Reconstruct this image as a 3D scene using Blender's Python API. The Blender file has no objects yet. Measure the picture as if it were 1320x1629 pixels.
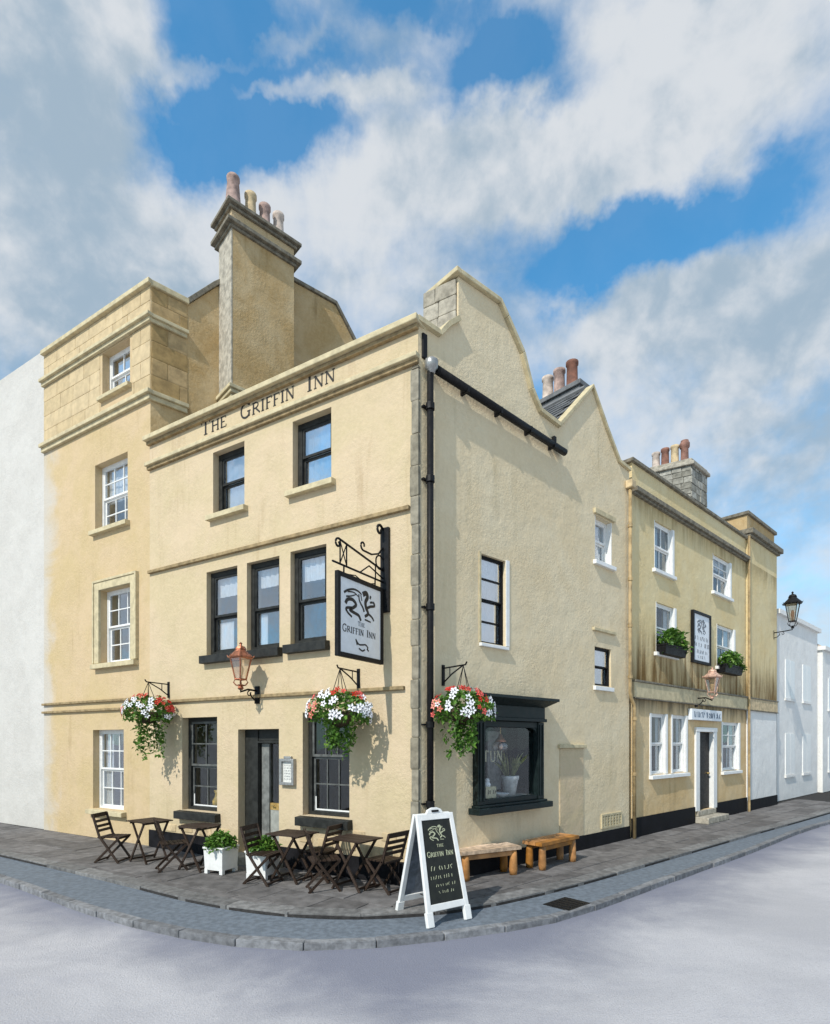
import bpy, bmesh, math, random
from mathutils import Vector, Matrix
from mathutils.geometry import tessellate_polygon
random.seed(7)
R = math.radians
SC = bpy.context.scene
COL = SC.collection

# ------------------------------------------------------------------ camera, sky, sun, exposure
cam = bpy.data.cameras.new('camera'); camo = bpy.data.objects.new('camera', cam); COL.objects.link(camo)
camo.location = (0, 0, 2.1); camo.rotation_euler = (R(90), 0, 0)
cam.sensor_fit = 'HORIZONTAL'; cam.sensor_width = 36; cam.lens = 36 * 900 / 1320
cam.shift_y = 365.5 / 1320; cam.clip_end = 2000; cam.clip_start = .1
SC.camera = camo
SC.view_settings.view_transform = 'Standard'; SC.view_settings.look = 'None'
SC.view_settings.exposure = 0.47; SC.view_settings.gamma = 1; SC.view_settings.use_curve_mapping = False
SUN_TH, SUN_EL = R(36), R(42)            # heading the light travels (from +Y towards +X) and elevation
sun = bpy.data.lights.new('sun', 'SUN'); suno = bpy.data.objects.new('sun', sun); COL.objects.link(suno)
sun.energy = 2.85; sun.angle = R(.6); sun.color = (1, .955, .875)
suno.rotation_euler = Vector((math.sin(SUN_TH) * math.cos(SUN_EL), math.cos(SUN_TH) * math.cos(SUN_EL), -math.sin(SUN_EL))).to_track_quat('-Z', 'Y').to_euler()
suno.location = (-20, -20, 30)


class NT:
    def __init__(s, tree): s.t = tree; s.n = tree.nodes; s.l = tree.links
    def put(s, sock, v):
        if isinstance(v, bpy.types.NodeSocket): s.l.new(v, sock)
        elif v is not None: sock.default_value = v
    def node(s, typ, **kw):
        n = s.n.new(typ)
        for k, v in kw.items(): setattr(n, k, v)
        return n
    def math(s, op, a, b=None, c=None, clamp=False):
        n = s.node('ShaderNodeMath', operation=op, use_clamp=clamp)
        s.put(n.inputs[0], a); s.put(n.inputs[1], b); s.put(n.inputs[2], c); return n.outputs[0]
    def vmul(s, a, b):
        n = s.node('ShaderNodeVectorMath', operation='MULTIPLY'); s.put(n.inputs[0], a); s.put(n.inputs[1], b); return n.outputs[0]
    def vadd(s, a, b):
        n = s.node('ShaderNodeVectorMath', operation='ADD'); s.put(n.inputs[0], a); s.put(n.inputs[1], b); return n.outputs[0]
    def noise(s, vec, scale, detail=4, rough=.55, dist=0, color=False):
        n = s.node('ShaderNodeTexNoise'); s.put(n.inputs['Vector'], vec)
        n.inputs['Scale'].default_value = scale; n.inputs['Detail'].default_value = detail
        n.inputs['Roughness'].default_value = rough; n.inputs['Distortion'].default_value = dist
        return n.outputs['Color' if color else 'Fac']
    def ramp(s, f, lo, hi, a=0., b=1., smooth=True):
        n = s.node('ShaderNodeMapRange'); n.interpolation_type = 'SMOOTHSTEP' if smooth else 'LINEAR'
        s.put(n.inputs[0], f); s.put(n.inputs[1], lo); s.put(n.inputs[2], hi); s.put(n.inputs[3], a); s.put(n.inputs[4], b)
        return n.outputs[0]
    def mix(s, f, a, b, blend='MIX'):
        n = s.node('ShaderNodeMix', data_type='RGBA', blend_type=blend)
        s.put(n.inputs[0], f); s.put(n.inputs[6], c4(a)); s.put(n.inputs[7], c4(b)); return n.outputs[2]
    def sep(s, v):
        n = s.node('ShaderNodeSeparateXYZ'); s.put(n.inputs[0], v); return n.outputs


def c4(c):
    if isinstance(c, (tuple, list)): return (c[0], c[1], c[2], 1)
    return c


def lin(r, g, b):
    f = lambda x: (x / 255 / 12.92) if x / 255 <= .04045 else ((x / 255 + .055) / 1.055) ** 2.4
    return (f(r), f(g), f(b))


W = bpy.data.worlds.new('World'); SC.world = W; W.use_nodes = True
t = NT(W.node_tree); t.n.clear()
wo = t.node('ShaderNodeOutputWorld'); bg = t.node('ShaderNodeBackground'); t.l.new(bg.outputs[0], wo.inputs[0])
bg.inputs[1].default_value = .1
sky = t.node('ShaderNodeTexSky', sky_type='NISHITA', sun_disc=False)
sky.sun_elevation = SUN_EL; sky.sun_rotation = R(180) + SUN_TH
sky.air_density = 1.0; sky.dust_density = .3; sky.ozone_density = 3.0
dirv = t.node('ShaderNodeTexCoord').outputs['Generated']
dx, dy, dz = t.sep(dirv)
az = t.math('ARCTAN2', dx, dy); el = t.math('ARCSINE', dz)
ae = t.node('ShaderNodeCombineXYZ'); t.put(ae.inputs[0], az); t.put(ae.inputs[1], el)
# flat cloud deck seen in perspective: streaks run along one heading
dd = t.math('ADD', t.math('MAXIMUM', dz, 0.0), .22)
pl = t.node('ShaderNodeCombineXYZ'); t.put(pl.inputs[0], t.math('DIVIDE', dx, dd)); t.put(pl.inputs[1], t.math('DIVIDE', dy, dd))
warp = t.noise(dirv, 3.0, 3, .5, color=True)
wv = t.vadd(dirv, t.vmul(warp, (.11, .11, .11)))
big = t.noise(wv, 3.2, 8, .58)
fine = t.noise(wv, 10, 9, .6)
rot = t.node('ShaderNodeMapping'); t.put(rot.inputs[0], ae.outputs[0])
rot.inputs['Rotation'].default_value = (0, 0, R(-20)); rot.inputs['Scale'].default_value = (1.3, 9, 1)
wisp = t.noise(rot.outputs[0], 2.2, 6, .6, .6)
cov = t.math('MULTIPLY_ADD', t.math('SUBTRACT', big, .5), 1.75, .72)
cov = t.math('MULTIPLY_ADD', t.math('SUBTRACT', fine, .5), .42, cov)
cov = t.math('MULTIPLY_ADD', t.math('SUBTRACT', wisp, .5), .25, cov)


wob_ = t.sep(t.noise(dirv, 5.5, 6, .6, color=True))
az = t.math('MULTIPLY_ADD', t.math('SUBTRACT', wob_[0], .5), .26, az); el = t.math('MULTIPLY_ADD', t.math('SUBTRACT', wob_[1], .5), .20, el)


def pix_dir(u, v):
    x, z = (u - 660) / 900, (1180 - v) / 900
    return math.atan2(x, 1), math.atan2(z, math.hypot(x, 1))


def gap(acc, p, q, width, amp):
    """open a soft stretch of blue (amp < 0) or thicken the cloud (amp > 0) along a bearing/elevation line"""
    (a0, e0), (a1, e1) = pix_dir(*p), pix_dir(*q)
    ca, ce = (a0 + a1) / 2, (e0 + e1) / 2; th = math.atan2(e1 - e0, a1 - a0); L = max(.04, math.hypot(a1 - a0, e1 - e0) / 2)
    xx = t.math('SUBTRACT', az, ca); yy = t.math('SUBTRACT', el, ce)
    u = t.math('DIVIDE', t.math('ADD', t.math('MULTIPLY', xx, math.cos(th)), t.math('MULTIPLY', yy, math.sin(th))), L)
    v = t.math('DIVIDE', t.math('SUBTRACT', t.math('MULTIPLY', yy, math.cos(th)), t.math('MULTIPLY', xx, math.sin(th))), width / 900)
    r2 = t.math('ADD', t.math('MULTIPLY', u, u), t.math('MULTIPLY', v, v))
    return t.math('MULTIPLY_ADD', t.math('EXPONENT', t.math('MULTIPLY', r2, -1)), amp, acc)


for g in [((130, 190), (600, 95), 55, -.62), ((470, 45), (1000, -10), 42, -.62), ((230, 225), (520, 215), 42, -.5), ((240, 60), (420, 20), 45, -.45),
          ((890, 375), (1310, 235), 38, -.75), ((860, 420), (1050, 355), 40, -.5), ((430, 175), (640, 165), 35, -.35), ((620, 50), (1010, 0), 40, -.3), ((560, 330), (900, 420), 45, -.22), ((140, 200), (330, 240), 45, -.2), ((150, 110), (860, -10), 22, .42), ((330, 160), (680, 90), 18, .40), ((480, 200), (680, 150), 34, .34), ((450, 330), (760, 290), 45, .3), ((60, 20), (240, 60), 50, .3), ((820, 640), (900, 560), 30, -.2), ((1180, 690), (1320, 610), 45, -.25),
          ((0, 480), (330, 330), 95, .35), ((650, 270), (1250, 130), 75, .42), ((840, 500), (1320, 420), 60, .35), ((1000, 640), (1320, 520), 70, .2), ((560, 440), (760, 520), 55, .2), ((0, 120), (110, 20), 80, .4),
          ((230, 95), (480, 40), 13, .5), ((480, 40), (800, 0), 13, .42), ((340, 150), (480, 105), 10, .3), ((880, 20), (1020, 25), 20, .35)]:
    cov = gap(cov, *g)
mask = t.ramp(cov, .2, .92, 0, .95)
tone = t.noise(wv, 5.2, 8, .56)
tone2 = t.noise(t.vadd(wv, (.012, .0, -.035)), 5.2, 8, .56)
low = t.noise(wv, 2.1, 3, .5)
lit = t.math('MULTIPLY_ADD', t.math('SUBTRACT', tone, tone2), 2.6, t.math('MULTIPLY_ADD', t.math('SUBTRACT', fine, .5), .35, .5))
lit = t.math('MULTIPLY_ADD', t.math('SUBTRACT', low, .5), 1.9, lit)
lit = t.math('ADD', lit, t.math('MULTIPLY', t.math('SUBTRACT', tone, .5), .9), clamp=True)
ccol = t.mix(t.ramp(lit, .12, .9), (2.75, 3.5, 4.2), (5.3, 5.5, 5.7))
skyc = t.mix(1.0, sky.outputs[0], (.60, 1.62, 1.80), 'MULTIPLY')
hz = t.ramp(dz, .03, .42)
ccol = t.mix(hz, (5.0, 5.2, 5.5), ccol)
mask = t.math('MAXIMUM', mask, t.ramp(dz, .05, .45, .75, .06))
t.put(bg.inputs[0], t.mix(mask, skyc, ccol))

# ------------------------------------------------------------------ materials
MATS = {}


def newmat(name):
    m = bpy.data.materials.new(name); m.use_nodes = True
    t = NT(m.node_tree); t.n.clear()
    o = t.node('ShaderNodeOutputMaterial'); b = t.node('ShaderNodeBsdfPrincipled'); t.l.new(b.outputs[0], o.inputs[0])
    MATS[name] = m
    return m, t, b, o


def bump(t, b, h, strength=.4, dist=.01):
    n = t.node('ShaderNodeBump'); n.inputs['Strength'].default_value = strength; n.inputs['Distance'].default_value = dist
    t.put(n.inputs['Height'], h); t.l.new(n.outputs[0], b.inputs['Normal'])


def pos(t): return t.node('ShaderNodeNewGeometry').outputs['Position']


def stucco(name, c1, c2, stain=(.20, .15, .08), amt=.35, rough_b=.9, zones=(), coarse=1.0, fade=None):
    """hand-thrown lime render: two tones, vertical run marks, rough face. zones: (z_low, z_high, strength, colour) of rust and soot staining"""
    m, t, b, o = newmat(name)
    p = pos(t)
    a = t.noise(p, .9, 6, .6, .5); bb = t.noise(p, 3.5, 5, .6); f = t.noise(p, 17, 4, .6)
    col = t.mix(t.ramp(a, .32, .68), c1, c2)
    col = t.mix(t.ramp(bb, .45, .75, 0, .35), col, tuple(x * .86 for x in c1))
    col = t.mix(t.ramp(f, .35, .7, 0, .22), col, tuple(min(1, x * 1.18) for x in c2))
    st = t.noise(t.vmul(p, (5, 5, .45)), 1.0, 6, .65, .3)
    blot = t.noise(p, .55, 4, .55)
    sm = t.math('MULTIPLY', t.ramp(st, .5, .78), t.ramp(blot, .42, .66))
    col = t.mix(t.math('MULTIPLY', sm, amt), col, stain)
    if zones:
        z = t.sep(p)[2]
        drip = t.noise(t.vmul(p, (6, 6, .5)), 1.0, 5, .6, .4)
        for z0, z1, k, zc, up in zones:
            edge = t.math('MULTIPLY', t.math('SUBTRACT', drip, .5), (z1 - z0) * 1.6)
            zz = t.math('ADD', z, edge)
            if up: w = t.math('MULTIPLY', t.ramp(zz, z0, z1, 1, 0), t.ramp(z, z0 - .02, z0, 0, 1))
            else: w = t.math('MULTIPLY', t.ramp(zz, z0, z1, 0, 1), t.ramp(z, z1, z1 + .02, 1, 0))
            w = t.math('MULTIPLY', w, t.ramp(st, .3, .62, .35, 1))
            col = t.mix(t.math('MULTIPLY', w, k), col, zc)
    if fade:                                     # old limewash still clinging to the far end of the front
        x, y, z = t.sep(p)
        along = t.math('ADD', t.math('MULTIPLY', t.math('SUBTRACT', x, .0453), -.8575), t.math('MULTIPLY', t.math('SUBTRACT', y, 8.1466), .5145))
        along = t.math('MULTIPLY_ADD', t.math('SUBTRACT', a, .5), 2.0, along)
        col = t.mix(t.ramp(along, fade[0], fade[1], 0, .85), col, (.54, .51, .46))
    t.put(b.inputs['Base Color'], col); b.inputs['Roughness'].default_value = rough_b
    b.inputs['Specular IOR Level'].default_value = .15
    h = t.math('ADD', t.noise(p, 22, 3, .6), t.math('MULTIPLY', t.noise(p, 70, 3, .6), .5))
    h = t.math('MULTIPLY', h, t.ramp(t.noise(p, 1.1, 4, .6), .35, .68, .35, 1.15))
    h = t.math('MULTIPLY_ADD', t.noise(p, 3, 3, .5), 1.6, h)
    bump(t, b, h, .48 * coarse, .026)
    return m


def plain(name, c, rough=.6, var=.25, scale=8, bmp=.15, metal=0, spec=.4, rnd=0, grain=None):
    m, t, b, o = newmat(name)
    p = pos(t)
    v = t.vmul(p, grain) if grain else p
    n1 = t.noise(v, scale, 5, .6)
    col = t.mix(t.ramp(n1, .3, .7), tuple(x * (1 - var) for x in c), tuple(min(1, x * (1 + var)) for x in c))
    if rnd:
        oi = t.node('ShaderNodeObjectInfo').outputs['Random']
        hs = t.node('ShaderNodeHueSaturation'); t.put(hs.inputs['Color'], col); t.put(hs.inputs['Value'], t.math('MULTIPLY_ADD', oi, 2 * rnd, 1 - rnd))
        t.put(hs.inputs['Saturation'], t.math('MULTIPLY_ADD', oi, -rnd, 1 + rnd * .5)); col = hs.outputs[0]
    t.put(b.inputs['Base Color'], col); t.put(b.inputs['Roughness'], t.ramp(n1, .3, .7, max(.03, rough - .1), min(1, rough + .1)))
    b.inputs['Metallic'].default_value = metal; b.inputs['Specular IOR Level'].default_value = spec
    if bmp: bump(t, b, t.noise(v, scale * 5, 4, .6), bmp, .006)
    return m


CREAM = stucco('cream_render', (.55, .452, .282), (.60, .478, .325), (.30, .20, .10), .35)
SIDE = stucco('lightened_side_render', (.695, .565, .365), (.73, .62, .43), (.38, .31, .17), .4)  # cream lightened to make up for the weak sun on this wall
HOUSE = stucco('honey_limestone', (.53, .41, .225), (.575, .44, .275), (.27, .18, .085), .4, fade=(9.75, 10.5))
HONEY = stucco('brown_weathered_limestone', (.44, .295, .13), (.56, .43, .25), (.22, .135, .05), .85)  # brown stain, darkened too for the shaded gable and stack faces
ANNEX = stucco('stained_yellow_render', (.68, .535, .285), (.71, .60, .365), (.24, .14, .045), .4,
               zones=((3.42, 4.85, .97, (.145, .08, .022), True), (6.95, 7.58, .6, (.17, .115, .04), False)))
ANNEX_LOW = stucco('ochre_ground_floor_render', (.64, .45, .225), (.68, .53, .32), (.26, .17, .07), .6, zones=((2.6, 3.06, .8, (.10, .085, .055), False),))
LIMEWALL = stucco('grey_limewash', (.53, .51, .475), (.58, .56, .525), (.4, .38, .33), .25)
WHITEWALL = stucco('limewashed_render', (.74, .73, .70), (.80, .79, .76), (.5, .49, .46), .25)
BROWNBLOCK = plain('brown_limestone_block', (.40, .28, .135), .9, .2, 6, .4, spec=.15, rnd=.12)  # darker than the front blocks: brown stain plus shade in the colour
BLOCK = plain('limestone_block', (.545, .43, .262), .9, .12, 6, .4, spec=.15, rnd=.05)
TRIM = plain('limestone_trim', (.54, .465, .30), .85, .16, 7, .35, spec=.15)
GREYSTONE = plain('grey_weathered_stone', (.36, .33, .27), .9, .3, 9, .5, spec=.15, rnd=.15)
QUOIN = plain('soot_grey_quoin', (.26, .235, .18), .9, .25, 9, .5, spec=.15, rnd=.12)
LEDGE = plain('shade_browned_ledge', (.30, .225, .125), .9, .3, 9, .4, spec=.1)  # brown paints in the shadow lines of string courses and bed moulds
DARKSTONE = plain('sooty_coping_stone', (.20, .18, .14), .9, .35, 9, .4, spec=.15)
RUBBLE = plain('grey_rubble_stone', (.30, .29, .25), .9, .3, 9, .5, spec=.15, rnd=.3)
MORTAR = plain('mortar', (.22, .21, .18), .95, .2, 20, .4, spec=.1)
SLATE = plain('roof_slate', (.115, .12, .125), .55, .3, 6, .3, rnd=.3)
LEAD = plain('lead_sheet', (.16, .165, .17), .6, .2, 3, .2)
DARKPAINT = plain('charcoal_paint', (.026, .027, .025), .5, .3, 10, .15, spec=.2)
BAYPAINT = plain('bottle_green_black_paint', (.009, .017, .017), .45, .3, 10, .15, spec=.25)
IRON = plain('black_iron', (.010, .010, .011), .5, .3, 20, .15, spec=.18)
BLACKPLINTH = plain('black_plinth_paint', (.012, .012, .014), .7, .4, 5, .4, spec=.1)
WHITEPAINT = plain('white_gloss_paint', (.78, .78, .76), .4, .06, 9, .1)
SIGNWHITE = plain('sign_white', (.76, .79, .82), .5, .05, 12, .08)
GREYPRINT = plain('grey_print', (.16, .17, .19), .6, .3, 30, 0)
INK = plain('black_lettering', (.022, .02, .018), .6, .3, 30, 0)
BLUEINK = plain('blue_grey_lettering', (.10, .14, .20), .6, .3, 30, 0)
CHALKBOARD = plain('chalkboard', (.012, .014, .011), .6, .4, 12, .05)
PEWTER = plain('slate_blue_board_back', (.16, .175, .20), .6, .3, 12, .1)
CHALK = plain('chalk', (.42, .44, .30), .9, .3, 60, 0)
GOLDINK = plain('cream_lettering', (.40, .37, .24), .5, .2, 30, 0)
COPPER = plain('copper', (.42, .17, .10), .38, .4, 18, .1, metal=.75)
PALECOPPER = plain('pale_copper', (.62, .40, .30), .45, .25, 18, .1, metal=.35)
TERRA = plain('red_terracotta', (.23, .115, .085), .85, .35, 8, .3, rnd=.2)
BUFF = plain('buff_clay', (.55, .43, .26), .85, .25, 8, .3)
PALECLAY = plain('pale_clay', (.50, .42, .36), .85, .3, 8, .3)
MAUVECLAY = plain('mauve_clay', (.36, .255, .22), .85, .35, 8, .3)
DARKWOOD = plain('dark_stained_wood', (.040, .026, .019), .6, .4, 6, .2, rnd=.35, grain=(9, 9, 9), spec=.2)
BENCHWOOD = plain('orange_oak', (.40, .185, .055), .6, .35, 5, .3, rnd=.18)
PALEWOOD = plain('worn_pale_oak', (.56, .42, .30), .7, .35, 14, .3, rnd=.15)
PIPEBROWN = plain('buff_painted_pipe', (.36, .26, .13), .5, .3, 6, .15)
CURTAIN = plain('net_curtain', (.72, .74, .77), .9, .12, 5, .2, grain=(14, 14, 1))
SKYBLIND = plain('sky_tinted_blind', (.50, .64, .74), .8, .12, 4, .1)  # sky reflection of the upper panes, painted into this backing
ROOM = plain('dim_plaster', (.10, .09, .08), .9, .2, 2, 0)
DOORPAINT = plain('sage_grey_door_paint', (.33, .34, .31), .5, .15, 8, .1)
DARKBAR = plain('weathered_grey_bars', (.10, .105, .10), .5, .3, 9, .1)
LINING = plain('grey_door_lining', (.17, .175, .165), .5, .3, 9, .1)
OCHRE = plain('ochre_wood', (.42, .28, .09), .55, .25, 12, .1)
BRASS = plain('brass', (.5, .36, .14), .35, .2, 20, .05, metal=.8)
SOIL = plain('potting_soil', (.03, .022, .015), .95, .3, 30, .3)
BASKETM = plain('coir_basket', (.06, .042, .022), .9, .4, 30, .4)
YELLOW = plain('mustard_ceramic', (.55, .37, .10), .4, .2, 12, .1)
SILVER = plain('brushed_grey_metal', (.36, .36, .35), .4, .15, 20, .1, metal=.6)
PAPER = plain('menu_paper', (.66, .66, .62), .8, .15, 30, 0)
PETALW = plain('white_petal', (.82, .82, .84), .7, .06, 30, 0)
PETALR = plain('red_petal', (.52, .045, .03), .6, .35, 30, 0, rnd=.25)
PETALP = plain('pink_petal', (.62, .20, .15), .6, .25, 30, 0, rnd=.2)
POTGREY = plain('grey_glaze', (.55, .55, .55), .3, .2, 12, .1)
FLAG = plain('flagstone', (.145, .138, .135), .85, .28, 5, .5, spec=.2, rnd=.22)
KERB = plain('kerb_granite', (.185, .19, .20), .85, .3, 12, .5, spec=.2, rnd=.18)
EDGE = plain('pavement_edging', (.17, .168, .165), .85, .3, 9, .5, spec=.2, rnd=.2)
STRIP = plain('blue_grey_tarmac', (.145, .17, .20), .85, .2, 14, .5, spec=.2)
BED = plain('joint_mortar', (.045, .043, .042), .95, .3, 12, .4, spec=.1)


def leafmat(name, a, b_, c):
    m, t, b, o = newmat(name)
    p = pos(t); n = t.noise(p, 26, 2, .5); n2 = t.noise(p, 7, 3, .6)
    col = t.mix(t.ramp(n, .35, .62), a, b_); col = t.mix(t.ramp(n2, .52, .7, 0, .75), col, c)
    t.put(b.inputs['Base Color'], col); b.inputs['Roughness'].default_value = .5; b.inputs['Specular IOR Level'].default_value = .35
    tr = t.node('ShaderNodeBsdfTranslucent'); t.put(tr.inputs[0], col)
    mx = t.node('ShaderNodeMixShader'); mx.inputs[0].default_value = .25
    t.l.new(b.outputs[0], mx.inputs[1]); t.l.new(tr.outputs[0], mx.inputs[2]); t.l.new(mx.outputs[0], o.inputs[0])
    return m


LEAF = leafmat('green_leaf', (.05, .13, .02), (.13, .27, .04), (.27, .42, .07))
LEAFDARK = leafmat('dark_leaf', (.022, .06, .014), (.06, .14, .03), (.14, .25, .06))
LEAFPALE = leafmat('pale_leaf', (.16, .18, .06), (.36, .36, .14), (.45, .43, .28))


def glassmat(name, refl, tint=(.96, .975, .98), rough=.015):
    m, t, b, o = newmat(name)
    t.n.remove(b)
    tr = t.node('ShaderNodeBsdfTransparent'); tr.inputs[0].default_value = c4(tint)
    gl = t.node('ShaderNodeBsdfGlossy'); gl.inputs['Roughness'].default_value = rough
    gl.inputs[0].default_value = (.92, .95, 1, 1)
    p = pos(t)
    n = t.node('ShaderNodeBump'); n.inputs['Strength'].default_value = .25; n.inputs['Distance'].default_value = .02
    t.put(n.inputs['Height'], t.noise(p, 2.2, 2, .5)); t.l.new(n.outputs[0], gl.inputs['Normal'])
    fr = t.node('ShaderNodeLayerWeight')
    mx = t.node('ShaderNodeMixShader'); t.put(mx.inputs[0], t.math('MULTIPLY_ADD', t.math('POWER', fr.outputs['Facing'], 4.0), .6, refl, clamp=True))
    t.l.new(tr.outputs[0], mx.inputs[1]); t.l.new(gl.outputs[0], mx.inputs[2]); t.l.new(mx.outputs[0], o.inputs[0])
    return m


GLASS = glassmat('old_window_glass', .22)
GLASSBRIGHT = glassmat('sky_reflecting_glass', .42)
GLASSDARK = glassmat('dark_ground_floor_glass', .05, (.85, .87, .87))
SHOPGLASS = glassmat('shop_glass', .03, (.98, .99, .99))
LANTERNGLASS = glassmat('lantern_glass', .16, (.97, .93, .88), .1)

m, t, b, o = newmat('pale_road')
p = pos(t); n1 = t.noise(p, .5, 9, .68, .4); n2 = t.noise(t.vmul(p, (.6, 1.6, 1)), 1.6, 9, .72, .3); n3 = t.noise(p, 40, 4, .7)
col = t.mix(t.ramp(n1, .35, .66), (.42, .415, .435), (.505, .497, .515)); col = t.mix(t.ramp(n2, .45, .75, 0, .5), col, (.36, .36, .40))
col = t.mix(t.ramp(n3, .48, .72, 0, .5), col, (.30, .30, .315))
# darker blue-grey band along the kerb: distance to the corner's kerb arc
px_, py_, pz_ = t.sep(p)
wob = t.math('MULTIPLY', t.math('SUBTRACT', n1, .5), 2.2)
dl = t.math('ADD', t.math('MULTIPLY', px_, -.5145), t.math('MULTIPLY', py_, -.8575))
dr = t.math('ADD', t.math('MULTIPLY', px_, .669), t.math('MULTIPLY', py_, -.7433))
reach = t.math('ADD', t.math('MAXIMUM', t.math('ADD', dl, 4.2), t.math('ADD', dr, 3.75)), wob)
col = t.mix(t.ramp(reach, -.3, 1.3, .85, 0), col, (.17, .18, .235))
t.put(b.inputs['Base Color'], col); b.inputs['Roughness'].default_value = .9; b.inputs['Specular IOR Level'].default_value = .15
bump(t, b, t.math('ADD', t.noise(p, 55, 4, .7), t.math('MULTIPLY', n2, .8)), .6, .016)
ROAD = m

# ------------------------------------------------------------------ mesh helpers
f_, H_ = 900., 2.1
tl, trr = math.atan(1500 / f_), math.atan(1000 / f_)
CX0, CY0 = 0.0453, 8.1466


class Fr:
    """a wall's own axes: a along it, z up, o outwards"""
    def __init__(s, ox, oy, ang, nsign):
        s.o = (ox, oy); s.d = (math.cos(ang), math.sin(ang)); s.ang = ang
        s.n = (-s.d[1] * nsign, s.d[0] * nsign)
    def pt(s, a, z, o=0): return (s.o[0] + s.d[0] * a + s.n[0] * o, s.o[1] + s.d[1] * a + s.n[1] * o, z)
    def off(s, a, o): q = s.pt(a, 0, o); return q[0], q[1]


F = Fr(CX0, CY0, math.pi / 2 + tl, 1)          # front facade, a runs left from the corner
S = Fr(CX0, CY0, math.pi / 2 - trr, -1)        # side facade, a runs right from the corner
XY = Fr(0, 0, 0, -1)                           # plain axes: a = x, o = -y
ORG = {}


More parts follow.
